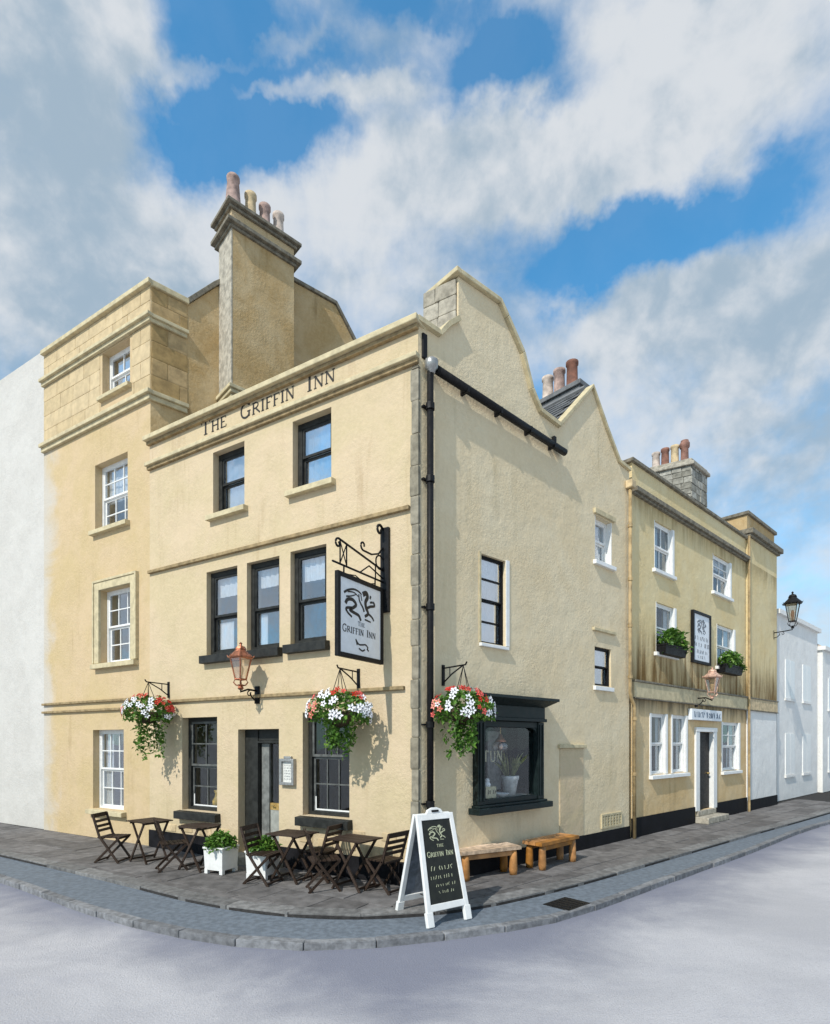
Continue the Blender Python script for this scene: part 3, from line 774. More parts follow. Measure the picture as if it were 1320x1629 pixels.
coping([(-.05, 8.123), (.42, 8.123), (.62, 8.363), (.845, 8.56)], S, .07, -.40, .075, TRIM, pub)
coping([(.74, 9.265), (.84, 9.265), (1.79, 9.325), (1.95, 9.165), (2.37, 8.765), (2.62, 8.255), (2.9, 7.965), (3.52, 7.925)], S, .07, -.66, .075, TRIM, pub)
coping([(3.52, 7.925), (4.08, 8.505), (4.675, 9.145), (5.20, 8.525), (5.72, 8.005), (SLEN, 7.965)], S, .055, -.13, .07, TRIM, pub)
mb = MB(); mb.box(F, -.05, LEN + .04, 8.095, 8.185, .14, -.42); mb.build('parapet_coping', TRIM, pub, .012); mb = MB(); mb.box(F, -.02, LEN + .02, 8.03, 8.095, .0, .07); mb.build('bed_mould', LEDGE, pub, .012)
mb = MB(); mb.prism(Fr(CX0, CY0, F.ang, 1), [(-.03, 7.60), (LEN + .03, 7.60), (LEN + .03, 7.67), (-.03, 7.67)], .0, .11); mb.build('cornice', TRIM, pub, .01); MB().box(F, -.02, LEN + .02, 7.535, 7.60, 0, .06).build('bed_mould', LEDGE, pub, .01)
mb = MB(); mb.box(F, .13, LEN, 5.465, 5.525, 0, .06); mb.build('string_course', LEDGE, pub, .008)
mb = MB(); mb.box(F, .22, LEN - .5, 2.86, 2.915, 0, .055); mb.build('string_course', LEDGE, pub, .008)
z = .36; i = 0
while z < 7.5:
    h_ = min(rnd.uniform(.36, .5), 7.52 - z); w_ = (.10, .12)[i % 2]
    if 2.6 < z < 2.95: w_ = .2
    if 5.3 < z < 5.8: w_ = .13
    piece('quoin_stone', pub, QUOIN, F, -.012, w_, z + .004, z + h_ - .004, -.05, .014 + rnd.uniform(0, .006), 'stone', i % 4); z += h_; i += 1
for q0, q1 in ((0, 2.70), (3.75, LEN)): MB().box(F, q0, q1, -.1, .34, -.02, .022).build('plinth', BLACKPLINTH, pub)
mb = MB(); mb.box(S, .0, SLEN, -.1, .27, -.02, .024); mb.build('plinth', BLACKPLINTH, pub)
for (a, zz, w_, h_) in [(.42, .4, .34, .17), (.82, .38, .3, .14), (.5, .62, .26, .12), (1.3, .42, .36, .18), (1.72, .40, .3, .15), (1.06, .60, .24, .13), (2.12, .46, .28, .16), (.2, .55, .2, .14), (1.56, .62, .22, .11), (4.1, .36, .3, .16), (4.6, .36, .34, .15), (5.1, .38, .28, .17), (5.6, .36, .32, .14)]:
    piece('stone', pub, BLOCK if int(a * 10) % 2 else BUFF, F, a - w_ / 2, a + w_ / 2, zz, zz + h_, -.05, .012, 'stone', int(a * 7) % 4)
# name along the parapet
for word, u0, u1 in (('THE', 4.70, 3.99), ('GRIFFIN', 3.66, 2.345), ('INN', 2.10, 1.49)):
    hh = .255; w_ = text_width(word, hh)
    letters(pub, INK, F, word, u0, 7.80, hh, -.004, .008, -1, wscale=(u0 - u1) / w_)
# windows
sash(pub, F, *wf['A'], .13, glass=GLASSBRIGHT, curtain=(SKYBLIND, 'full'), sill=(.09, .11, .11), sillmat=TRIM, fw=.09)
sash(pub, F, *wf['B'], .13, glass=GLASSBRIGHT, curtain=(SKYBLIND, 'full'), sill=(.09, .11, .11), sillmat=TRIM, fw=.09)
for k, cu in (('W1', (CURTAIN, 'combo')), ('W2', (CURTAIN, 'blindside')), ('W3', (CURTAIN, 'top'))):
    sash(pub, F, *wf[k], .10, curtain=cu, sill=(.07, .16, .12), sillmat=DARKPAINT, fw=.085, split=.46)
sash(pub, F, *wf['G1'], .14, up=(2, 2), lo=(2, 2), glass=GLASSDARK, sill=(.09, .16, .13), sillmat=DARKPAINT, fw=.075, split=.48, railmat=DARKBAR)
sash(pub, F, *wf['G2'], .14, up=(3, 1), lo=(3, 2), glass=GLASSDARK, sill=(.06, .16, .13), sillmat=DARKPAINT, fw=.075, split=.58, railmat=DARKBAR)
for k in ('G1', 'G2'):
    a0, a1, z0, z1 = wf[k]
    mb = MB(); mb.box(F, a0 + .14, a1 - .14, z0 + .075, z0 + .10, -.185, -.179); mb.box(F, a1 - .14, a1 - .118, z0 + .075, z0 + .30, -.185, -.179)
    mb.build('white_bottom_rail', WHITEPAINT, pub)
# lit and dim rooms inside: floors and partitions keep the windows dark
mb = MB()
Bk = (S.off(SLEN, 0)[0] + F.off(LEN, 0)[0] - CX0, S.off(SLEN, 0)[1] + F.off(LEN, 0)[1] - CY0)
foot = [(CX0, CY0 + .36), S.off(SLEN - .02, -.36), Bk, F.off(LEN - .02, -.36)]
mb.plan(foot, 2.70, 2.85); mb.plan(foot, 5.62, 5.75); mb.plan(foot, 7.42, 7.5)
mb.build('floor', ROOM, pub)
mb = MB()
se, fe = S.off(SLEN - .01, -.35), F.off(LEN - .01, -.35)
for p_, q_ in ((se, Bk), (Bk, fe)): mb.bar((p_[0], p_[1], 3.75), (q_[0], q_[1], 3.75), .25, 7.5)
mb.build('rear_wall', CREAM, pub)
mb = MB(); mb.plan([(CX0, CY0 + .4), S.off(SLEN - .1, -.36), Bk, F.off(LEN - .1, -.36)], 7.52, 7.60); mb.build('lead_flat', LEAD, pub)
# door
a0, a1, z0, z1 = wf['D']
mb = MB(); mb.box(F, a0, a0 + .08, z0, z1, -.20, -.30).box(F, a1 - .32, a1, z0, z1, -.16, -.30).box(F, a0 + .08, a1 - .32, z1 - .20, z1, -.18, -.30).box(F, a0 + .08, a1 - .32, z1 - .24, z1 - .205, -.16, -.28)
dr_ = mb.build('door', DARKPAINT, pub)
mb = MB(); mb.box(F, 3.20, 3.38, z0, z1 - .25, -.24, -.285); mb.build('door_lining', LINING, dr_)
mb = MB(); mb.box(F, 2.82, 3.21, z0 + .02, .90, -.27, -.31).box(F, 2.82, 2.88, .90, z1 - .25, -.27, -.31); mb.build('door_leaf', DOORPAINT, dr_)
mb = MB(); mb.box(F, 2.88, 3.20, .90, 1.02, -.265, -.31); mb.build('push_plate', OCHRE, dr_)
piece('door_pane', dr_, GLASSDARK, F, 2.885, 3.195, 1.025, z1 - .255, -.285, -.29)
mb = MB(); mb.tube([F.pt(3.13, .98, -.262), F.pt(3.13, .98, -.22), F.pt(3.06, .98, -.22)], .012, 8); mb.build('handle', BRASS, dr_)
mb = MB(); mb.box(F, a0 - .12, a1 + .1, -.02, .138, -.30, .26); mb.build('doorstep', GREYSTONE, pub, .015)
# side windows
w_ = ws['win']
sash(pub, S, *w_, .055, up=(1, 2), lo=(1, 2), st=.02, fm=IRON, glass=GLASSBRIGHT, curtain=(CURTAIN, 'full'), sill=(.04, .07, .05), sillmat=WHITEPAINT, fw=.03, barw=.03)
mb = MB()
MB().box(S, w_[1] + .004, w_[1] + .09, w_[2], w_[3] + .02, -.03, .012).build('window_surround', WHITEPAINT, pub); MB().box(S, w_[0] - .05, w_[0] - .004, w_[2], w_[3] + .02, -.03, .012).build('window_surround', TRIM, pub)
sash(pub, S, *ws['w2'], .12, up=(1, 1), lo=(1, 1), fm=WHITEPAINT, fw=.05, curtain=(CURTAIN, 'sides'), sill=(.07, .1, .07), sillmat=WHITEPAINT, lining=True)
mb = MB(); mb.box(S, 4.74, 5.54, 6.68, 6.78, -.02, .05); mb.build('hood_mould', TRIM, pub, .008)
sash(pub, S, *ws['w3'], .045, up=(1, 1), lo=(1, 1), st=.022, fm=IRON, fw=.035, glass=GLASSBRIGHT, curtain=(CURTAIN, 'half'), sill=(.05, .1, .05), sillmat=WHITEPAINT)
mb = MB(); mb.box(S, 4.70, 5.58, 4.33, 4.39, -.02, .05); mb.build('hood_mould', TRIM, pub, .008)
mb = MB(); mb.box(S, 3.50, 4.42, 1.98, 2.05, -.02, .055); mb.build('hood_mould', TRIM, pub, .008)
mb = MB(); mb.box(S, 3.56, 4.36, .28, 1.975, -.02, .010); mb.build('blocked_doorway', CREAM, pub)
# air vent: frame and bars
vt = MB().box(S, 5.02, 5.84, .33, .37, -.01, .03).box(S, 5.02, 5.84, .58, .62, -.01, .03).box(S, 5.02, 5.06, .37, .58, -.01, .03).box(S, 5.80, 5.84, .37, .58, -.01, .03).box(S, 5.06, 5.80, .37, .58, -.005, .006).build('air_vent', TRIM, pub)
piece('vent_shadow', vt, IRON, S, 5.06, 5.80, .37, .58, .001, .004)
for i in range(6): piece('vent_bar', vt, TRIM, S, 5.10 + i * .115, 5.15 + i * .115, .37, .58, .004, .027)
for i in range(3): piece('vent_bar', vt, TRIM, S, 5.06, 5.80, .40 + i * .062, .425 + i * .062, .005, .023)
# shop bay
bay = None
mb = MB(); BA, BB, BO = 1.16, 2.90, .12
mb.box(S, BA, BA + .17, 1.10, 2.44, 0, BO).box(S, BB - .17, BB, 1.10, 2.44, 0, BO).box(S, BA + .17, BB - .17, 2.34, 2.44, 0, BO - .02).box(S, BA + .17, BB - .17, 1.10, 1.18, 0, BO - .02)
mb.box(S, BA + .03, BA + .06, 1.16, 2.40, BO, BO + .018).box(S, BA + .11, BA + .14, 1.16, 2.40, BO, BO + .018).box(S, BB - .14, BB - .11, 1.16, 2.40, BO, BO + .018).box(S, BB - .06, BB - .03, 1.16, 2.40, BO, BO + .018)
for sgn, q in ((1, BA + .17), (-1, BB - .17)):        # rounded head corners
    mb.prism(S, [(q, 2.34), (q + sgn * .16, 2.34), (q + sgn * .07, 2.31), (q + sgn * .02, 2.26), (q, 2.18)], .05, BO - .03)
bay = mb.build('shop_window', BAYPAINT, pub, .006)
mb = MB(); mb.box(S, BA - .02, BB + .02, 2.445, 2.50, 0, BO + .05).box(S, BA + .0, BB - .0, 2.50, 2.70, 0, BO + .02)
mb.add([S.pt(a, z_, o_) for a, o_, z_ in ((BA - .0, 0, 2.70), (BB, 0, 2.70), (BB, BO + .03, 2.70), (BA, BO + .03, 2.70), (BA - .16, 0, 2.80), (BB + .16, 0, 2.80), (BB + .16, BO + .19, 2.80), (BA - .16, BO + .19, 2.80))],
       [(0, 1, 2, 3), (4, 7, 6, 5), (0, 4, 5, 1), (1, 5, 6, 2), (2, 6, 7, 3), (3, 7, 4, 0)])
mb.box(S, BA - .17, BB + .17, 2.80, 2.85, 0, BO + .21); mb.build('cornice', BAYPAINT, bay, .006)
mb = MB(); mb.box(S, BA - .1, BB + .1, .96, 1.06, 0, BO + .12).box(S, BA - .03, BB + .03, 1.06, 1.098, 0, BO + .05); mb.build('sill', BAYPAINT, bay, .008)
piece('pane', bay, SHOPGLASS, S, BA + .17, BB - .17, 1.18, 2.34, BO - .10, BO - .106)
mb = MB(); mb.box(S, BA + .17, BB - .17, 1.14, 1.179, 0, -.75); mb.build('display_shelf', DOORPAINT, bay)
mb = MB(); mb.box(S, .9, 3.0, 1.0, 2.5, -.95, -.99).box(S, .9, .95, 1.0, 2.5, -.36, -.95).box(S, 2.95, 3.0, 1.0, 2.5, -.36, -.95).box(S, .95, 2.95, 2.45, 2.5, -.36, -.95); mb.build('display_backing', IRON, bay)
mb = MB(); mb.box(S, 2.55, 2.93, 1.2, 2.3, -.88, -.91); mb.build('display_curtain', POTGREY, bay)
mb = MB(); mb.box(S, 1.341, 1.352, 1.161, 2.399, -.345, -.002).box(S, 2.748, 2.759, 1.161, 2.399, -.345, -.002).box(S, 1.352, 2.748, 2.385, 2.398, -.345, -.002); mb.build('display_lining', BAYPAINT, bay)  # lining added dark so the display interior reads darker
letters(bay, GOLDINK, S, 'TUN', BA + .24, 1.78, .17, BO - .115, BO - .109, 1, 1.0, .2)
# rainwater goods
mb = MB(); mb.tube([S.pt(.26, 7.53, .10), S.pt(3.58, 7.45, .10)], .062, 10); mb.smooth = True
gut = mb.build('gutter', IRON, pub)
for a in (.9, 1.7, 2.5, 3.2): MB().box(S, a - .02, a + .02, 7.46 - a * .02, 7.56 - a * .02, 0, .16).build('bracket', IRON, gut)
MB().box(S, 3.30, 3.37, 7.5, 7.68, 0, .06).build('bracket', IRON, gut)
mb = MB(); mb.tube([S.pt(.16, 7.45, .085), S.pt(.16, .0, .085)], .05, 10); mb.smooth = True
dp = mb.build('downpipe', IRON, pub)
for zz in (6.95, 5.9, 4.05, 2.35, 1.2):
    mb = MB(); mb.tube([S.pt(.16, zz - .045, .085), S.pt(.16, zz + .045, .085)], .066, 10); mb.box(S, .06, .26, zz - .012, zz + .012, 0, .05); mb.build('pipe_collar', IRON, dp)
mb = MB(); mb.lathe(S.pt(.17, 7.42, .10), [(.05, 0), (.06, .06), (.095, .09), (.10, .19), (.06, .22)], 10); mb.smooth = True; mb.build('rainwater_head', SILVER, pub)
mb = MB(); mb.box(S, .07, .16, 7.66, 8.02, -.02, .03); mb.build('overflow_slot', IRON, pub, .01)
mb = MB(); mb.tube([S.pt(6.10, 7.55, .075), S.pt(6.10, 3.16, .075), S.pt(6.16, 3.02, .075), S.pt(6.26, 2.92, .075), S.pt(6.29, 2.84, .075), S.pt(6.29, 0, .075)], .038, 8); mb.smooth = True
dp = mb.build('downpipe', PIPEBROWN, pub)
for zz in (6.75, 5.6, 4.6, 3.5, 2.6, 1.4):
    mb = MB(); q = 6.10 if zz > 3.2 else 6.29; mb.tube([S.pt(q, zz - .035, .075), S.pt(q, zz + .035, .075)], .053, 8); mb.build('pipe_collar', PIPEBROWN, dp)
mb = MB(); mb.box(S, 6.02, 6.20, 7.55, 7.72, 0, .16); mb.build('rainwater_head', BUFF, pub, .02)
# second gable: slate roof running back, each slate laid
roof = MB()
g0, g1, g2 = (3.50, 7.99), (4.675, 9.19), (6.0, 8.02)
roof.prism(S, [g0, g1, g2, (6.0, 7.55), (3.50, 7.55)], -.135, -3.6)
roof = roof.build('roof', LEAD, pub)
sl = math.hypot(g1[0] - g0[0], g1[1] - g0[1]); ux, uz = (g1[0] - g0[0]) / sl, (g1[1] - g0[1]) / sl
for r_ in range(9):
    s0 = sl * r_ / 9; x = .14 + (0.0 if r_ % 2 else .13)
    while x < 3.2:
        w_ = .27 * rnd.uniform(.95, 1.05)
        mb = MB(); s1 = s0 + sl / 9 * 1.25; e = .006
        base = [(g0[0] + ux * s0 - uz * .018, g0[1] + uz * s0 + ux * .018), (g0[0] + ux * s1 - uz * .004, g0[1] + uz * s1 + ux * .004)]
        top_ = [(base[1][0] - uz * .010, base[1][1] + ux * .010), (base[0][0] - uz * .012, base[0][1] + ux * .012)]
        mb.prism(S, base + top_, -x - e, -x - w_ + e); mb.build('slate', SLATE, roof); x += w_
mb = MB(); mb.tube([S.pt(4.675, 9.21, -.14), S.pt(4.675, 9.21, -3.6)], .06, 6); mb.build('ridge', LEAD, roof)
mb = MB(); mb.box(S, 5.0, 5.42, 8.2, 9.58, -.48, -1.50).box(S, 4.95, 5.47, 9.58, 9.68, -.43, -1.55); ch = mb.build('chimney', SLATE, pub, .01)
for d_, mt, hh in ((.78, TERRA, .60), (1.10, MAUVECLAY, .58), (1.40, PALECLAY, .56)):
    q = S.pt(5.2, 9.68, -d_); pot(ch, q, hh, .15, mt, 2)

# ------------------------------------------------------------------ town house on the left, with the tall stack
HA0, HA1 = LEN + .02, 10.42
HO = F.pt(HA0, 0, 0)
hs = thing('town_house', 'honey limestone town house with white sash windows and a tall chimney, left of the pub', 'house', (HO[0], HO[1], 0))
wh = {'T': (6.98, 7.98, 9.56, 10.52), 'S2': (7.06, 8.26, 6.72, 8.16), 'S1': (6.90, 8.04, 3.80, 5.38), 'G': (7.20, 8.34, .64, 2.36)}
FH = Fr(*F.off(0, -.03), F.ang, 1)
mb = MB(); mb.wall(FH, [(HA0, 0), (HA1, 0), (HA1, 11.30), (HA0, 11.30)], list(wh.values()), 0, -.36); mb.build('front_wall', HOUSE, hs)
GS = Fr(*F.off(HA0, -.03), S.ang, -1)           # the gable wall: a runs back from the street
prof = [(0, 0), (7.2, 0), (7.2, 9.6), (6.0, 10.6), (5.15, 12.4), (4.45, 13.2), (2.5, 13.1), (1.36, 12.0), (.74, 11.28), (0, 11.28)]
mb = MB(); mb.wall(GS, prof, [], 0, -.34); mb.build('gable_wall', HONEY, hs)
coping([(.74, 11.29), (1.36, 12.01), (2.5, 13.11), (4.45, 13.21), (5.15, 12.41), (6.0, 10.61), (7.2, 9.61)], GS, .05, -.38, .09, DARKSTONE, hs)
mb = MB(); mb.box(FH, HA0 - .06, HA1, 11.303, 11.40, .09, -.40); mb.box(GS, .0, .76, 11.285, 11.40, .06, -.38); mb.build('parapet_coping', TRIM, hs, .012)
mb = MB(); mb.box(FH, HA0 - .1, HA1, 10.63, 10.70, 0, .13); mb.box(FH, HA0 - .06, HA1, 10.55, 10.63, 0, .07); mb.box(GS, .0, .74, 10.63, 10.70, 0, .1); mb.box(GS, .0, .72, 10.55, 10.63, 0, .055); mb.build('cornice', TRIM, hs, .01)
mb = MB(); mb.box(FH, HA0 - .1, HA1, 9.08, 9.16, 0, .13); mb.box(FH, HA0 - .06, HA1, 8.98, 9.08, 0, .07); mb.box(GS, .0, .74, 9.08, 9.16, 0, .1); mb.box(GS, .0, .72, 8.98, 9.08, 0, .055); mb.build('string_course', TRIM, hs, .01)
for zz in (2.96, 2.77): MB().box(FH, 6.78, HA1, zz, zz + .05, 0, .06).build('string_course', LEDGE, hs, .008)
# ashlar courses of the top storey
def ashlar(par, fr, a_lo, a_hi, z_lo, z_hi, rows, hole=None, seed=0, out=.008, mat=None):
    rn = random.Random(seed); h_ = (z_hi - z_lo) / rows
    for r_ in range(rows):
        x = a_lo; y0, y1 = z_lo + r_ * h_, z_lo + (r_ + 1) * h_
        first = True
        while x < a_hi - .02:
            w_ = rn.uniform(.5, .78) if not (first and r_ % 2) else .32
            first = False; e = min(x + w_, a_hi)
            if a_hi - e < .15: e = a_hi
            segs = [(x, e)]
            if hole and y1 > hole[2] + .005 and y0 < hole[3] - .005:
                segs = [(max(p0, x), min(p1, e)) for p0, p1 in ((a_lo, hole[0] - .004), (hole[1] + .004, a_hi)) if min(p1, e) - max(p0, x) > .06]
            for p0, p1 in segs: piece('ashlar_block', par, mat or BLOCK, fr, p0 + .004, p1 - .004, y0 + .004, y1 - .004, -.05, out + rn.uniform(0, .003), 'stone', rn.randrange(4))
            x = e
ashlar(hs, FH, HA0 + .004, HA1 - .01, 9.165, 10.545, 4, (6.90, 8.06, 9.46, 10.53), 1)
ashlar(hs, FH, HA0 + .004, HA1 - .01, 10.705, 11.30, 2, None, 2)
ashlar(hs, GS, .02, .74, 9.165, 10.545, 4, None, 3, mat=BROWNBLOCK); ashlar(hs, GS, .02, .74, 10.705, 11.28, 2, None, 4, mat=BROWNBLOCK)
sash(hs, FH, *wh['T'], .16, up=(2, 1), lo=(2, 1), fm=WHITEPAINT, fw=.05, sill=(.06, .1, .1))
sash(hs, FH, *wh['S2'], .16, up=(3, 2), lo=(3, 2), fm=WHITEPAINT, fw=.05, sill=(.08, .11, .11), curtain=(CURTAIN, 'half'))
sash(hs, FH, *wh['S1'], .14, up=(3, 2), lo=(3, 2), fm=WHITEPAINT, fw=.05, sill=(.22, .12, .12))
sash(hs, FH, *wh['G'], .14, up=(3, 2), lo=(3, 2), fm=WHITEPAINT, fw=.05, sill=(.1, .11, .12), curtain=(CURTAIN, 'sides'))
a0, a1, z0, z1 = wh['S1']
mb = MB(); mb.box(FH, a0 - .17, a0 - .003, z0, z1 + .17, -.02, .055).box(FH, a1 + .003, a1 + .17, z0, z1 + .17, -.02, .055).box(FH, a0 - .003, a1 + .003, z1 + .003, z1 + .17, -.02, .055)
mb.box(FH, a0 - .22, a0 - .17, z0, z1 + .22, -.02, .075).box(FH, a1 + .17, a1 + .22, z0, z1 + .22, -.02, .075).box(FH, a0 - .17, a1 + .17, z1 + .17, z1 + .22, -.02, .075); mb.build('architrave', TRIM, hs, .008)
mb = MB(); e0, e1 = FH.off(HA1 - .02, -.36), GS.off(7.2, 0)
bk = (e0[0] + S.d[0] * 7.2, e0[1] + S.d[1] * 7.2)
mb.bar((e0[0], e0[1], 5.5), (bk[0], bk[1], 5.5), .25, 11); mb.bar((bk[0], bk[1], 4.8), (e1[0], e1[1], 4.8), .25, 9.6); mb.build('rear_wall', HOUSE, hs)
mb = MB(); fl = [FH.off(HA0 + .36, -.37), GS.off(7.0, -.36), bk, FH.off(HA1 - .1, -.37)]
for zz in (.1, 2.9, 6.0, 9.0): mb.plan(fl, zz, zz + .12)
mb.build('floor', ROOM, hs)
mb = MB(); mb.prism(GS, [(.36, 10.9), (.8, 11.2), (1.36, 11.86), (2.5, 12.95), (4.45, 13.05), (5.15, 12.3), (6.0, 10.5), (7.2, 9.5), (7.2, 9.4), (.36, 10.8)], -.345, -(HA1 - HA0 - .05)); mb.build('roof', SLATE, hs)
# chimney stack standing off the gable
CA0, CA1, CO = 1.42, 2.90, .63
mb = MB(); mb.box(GS, CA0, CA1, 9.60, 12.95, .002, CO); ch = mb.build('chimney', HONEY, hs)
mb = MB()
mb.box(GS, CA0 - .005, CA0 + .02, 9.6, 12.94, .003, CO + .004); mb.build('grey_face', GREYSTONE, ch)  # thin grey facing over the street side of the stack
mb = MB(); mb.box(GS, CA0 - .08, CA1 + .08, 9.52, 9.60, -.0, CO + .08).box(GS, CA0 - .04, CA1 + .04, 9.44, 9.52, 0, CO + .04).box(GS, CA0, CA1, 9.2, 9.44, 0, CO - .02); mb.build('corbel', TRIM, ch, .012)
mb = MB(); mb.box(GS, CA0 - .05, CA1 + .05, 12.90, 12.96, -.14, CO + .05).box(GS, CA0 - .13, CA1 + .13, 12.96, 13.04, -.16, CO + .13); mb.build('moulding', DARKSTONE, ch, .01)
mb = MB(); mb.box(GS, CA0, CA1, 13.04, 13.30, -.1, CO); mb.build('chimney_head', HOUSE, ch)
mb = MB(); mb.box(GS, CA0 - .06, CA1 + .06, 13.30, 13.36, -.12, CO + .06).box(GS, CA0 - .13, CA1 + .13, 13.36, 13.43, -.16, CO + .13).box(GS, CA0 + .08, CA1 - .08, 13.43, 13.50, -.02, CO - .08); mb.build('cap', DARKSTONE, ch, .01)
for a, mt, hh, rr, stl in ((1.60, MAUVECLAY, .82, .175, 0), (2.00, BUFF, .68, .15, 2), (2.34, MAUVECLAY, .64, .15, 2), (2.68, PALECLAY, .66, .15, 2)):
    pot(ch, GS.pt(a, 13.50, CO / 2), hh, rr, mt, stl)

# ------------------------------------------------------------------ whitewashed house beyond the left edge
wv_ = thing('whitewashed_house', 'pale whitewashed house running off the left edge of the view', 'house', FH.pt(HA1, 0, 0))
FW = Fr(*F.off(0, -.06), F.ang, 1)
mb = MB(); hol = []
mb.wall(FW, [(HA1 + .01, 0), (19, 0), (19, 11.5), (HA1 + .01, 11.5)], hol, 0, -.3); mb.build('front_wall', LIMEWALL, wv_)
for h_ in hol: sash(wv_, FW, *h_, .06, up=(2, 2), lo=(2, 2), fm=WHITEPAINT, fw=.06, curtain=(CURTAIN, 'full'), sill=(.06, .09, .07), sillmat=WHITEPAINT)
mb = MB(); p0, p1 = FW.off(HA1 + .02, -.3), FW.off(19, -.3); q0, q1 = (p0[0] + 4.4, p0[1] + 5.0), (p1[0] + 4.4, p1[1] + 5.0)
mb.plan([p0, q0, q1, p1], 11.2, 11.35); mb.build('roof', LEAD, wv_)
mb = MB(); mb.bar((q0[0], q0[1], 5.6), (q1[0], q1[1], 5.6), .2, 11.2); mb.bar((q1[0], q1[1], 5.6), (p1[0], p1[1], 5.6), .2, 11.2); mb.build('rear_wall', WHITEWALL, wv_)

# ------------------------------------------------------------------ lower wing on the right and its end bay
AX0, AX1 = 6.34, 13.45
an = thing('inn_wing', 'stained yellow wing right of the pub with white windows and a narrow black doorway', 'building', S.pt(AX0, 0, 0))
wa = {'R1': (7.40, 8.34, 6.12, 7.24), 'R2': (10.86, 12.12, 6.22, 7.24), 'R3': (7.48, 8.46, 4.20, 5.36), 'R4': (11.14, 12.42, 4.20, 5.36),
      'G1': (7.24, 7.98, 1.34, 2.76), 'G2': (8.36, 9.12, 1.34, 2.76), 'G3': (11.55, 12.82, 1.28, 2.66), 'D': (9.86, 10.86, .30, 2.36)}
up = [k for k in wa if k[0] == 'R']
mb = MB(); mb.wall(S, [(AX0, 3.06), (AX1, 3.06), (AX1, 8.22), (AX0, 8.22)], [wa[k] for k in up], -.01, -.32); mb.build('upper_wall', ANNEX, an)
mb = MB(); mb.wall(S, [(AX0, 0), (AX1, 0), (AX1, 3.058), (AX0, 3.058)], [wa[k] for k in wa if k not in up], -.012, -.32); mb.build('lower_wall', ANNEX_LOW, an)
mb = MB(); mb.box(S, AX0, AX1, 3.08, 3.42, -.02, .05); mb.build('band', TRIM, an, .008)
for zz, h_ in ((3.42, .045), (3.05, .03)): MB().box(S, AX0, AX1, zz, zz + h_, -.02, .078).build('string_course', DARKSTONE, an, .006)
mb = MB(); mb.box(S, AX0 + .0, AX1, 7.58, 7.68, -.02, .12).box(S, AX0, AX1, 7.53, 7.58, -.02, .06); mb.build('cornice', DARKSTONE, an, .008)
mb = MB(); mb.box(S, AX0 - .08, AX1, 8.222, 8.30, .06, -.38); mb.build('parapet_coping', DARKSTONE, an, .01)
for q0, q1 in ((AX0, 9.64), (11.08, AX1)): MB().box(S, q0, q1, -.1, .42, -.03, .02).build('plinth', BLACKPLINTH, an)
for k, cu, upn, lon in (('R1', (SKYBLIND, 'right'), (2, 1), (2, 1)), ('R2', (CURTAIN, 'top'), (2, 2), (2, 1)), ('R3', (CURTAIN, 'strip'), (1, 1), (1, 1)), ('R4', (CURTAIN, 'strip'), (2, 1), (2, 1)),
                        ('G1', (CURTAIN, 'strip'), (1, 1), (1, 1)), ('G2', (CURTAIN, 'strip'), (1, 1), (1, 1)), ('G3', (CURTAIN, 'strip'), (2, 2), (2, 1))):
    sash(an, S, *wa[k], .055, up=upn, lo=lon, fm=WHITEPAINT, fw=.045, glass=GLASSDARK, curtain=cu, sill=((.1, .1, .07) if k != 'G1' else (.1, .1, .08)), sillmat=WHITEPAINT, lining=True)
    a0, a1, z0, z1 = wa[k]
    mb = MB(); mb.box(S, a1 + .003, a1 + .10, z0, z1 + .0, -.03, .006).build('window_surround', WHITEPAINT, an)
    if k[0] == 'G': MB().box(S, a0 - .08, a0 - .003, z0, z1, -.03, .006).build('window_surround', WHITEPAINT, an)
mb = MB(); mb.box(S, 8.09, 8.28, 1.24, 1.33, -.02, .075); mb.build('sill_link', WHITEPAINT, an)
a0, a1, z0, z1 = wa['D']
mb = MB(); mb.box(S, a0 - .20, a0 + .04, z0, z1 + .0, -.10, .035).box(S, a1 - .04, a1 + .20, z0, z1, -.10, .035).box(S, a0 - .20, a1 + .20, z1 + .002, z1 + .12, -.10, .045); drs = mb.build('door', WHITEPAINT, an, .008)
mb = MB(); mb.box(S, a0 + .041, a1 - .041, z0, z1 - .01, -.085, -.13); mb.build('door_leaf', IRON, drs)
mb = MB(); mb.tube([S.pt(a1 - .16, 1.25, -.085), S.pt(a1 - .16, 1.25, -.03)], .025, 8); mb.build('handle', BRASS, drs)
mb = MB(); mb.box(S, a0 - .2, a1 + .2, 0, .16, -.3, .34).box(S, a0 - .1, a1 + .1, .16, .298, -.3, .05); mb.build('doorstep', GREYSTONE, an, .015)
# end bay
EB = Fr(*S.off(0, .03), S.ang, -1)
mb = MB(); mb.wall(EB, [(AX1 + .004, 3.06), (16.25, 3.06), (16.25, 8.42), (AX1 + .004, 8.42)], [], 0, -2.6); mb.build('end_bay_wall', ANNEX, an)
mb = MB(); mb.wall(EB, [(AX1 + .004, 0), (16.25, 0), (16.25, 3.056), (AX1 + .004, 3.056)], [], -.01, -2.6); mb.build('end_bay_ground_floor', WHITEWALL, an)
mb = MB(); mb.box(EB, AX1 + .1, 16.15, 8.42, 9.02, -.05, -2.5); mb.build('end_bay_parapet', HONEY, an)
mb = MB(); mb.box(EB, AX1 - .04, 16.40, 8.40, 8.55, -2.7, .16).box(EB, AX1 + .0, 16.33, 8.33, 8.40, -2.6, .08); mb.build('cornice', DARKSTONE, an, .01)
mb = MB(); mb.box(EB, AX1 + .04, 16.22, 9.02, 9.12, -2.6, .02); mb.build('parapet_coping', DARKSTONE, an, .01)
mb = MB(); mb.box(EB, AX1 + .02, 16.25, 3.08, 3.42, -.03, .03); mb.build('band', BUFF, an, .008)
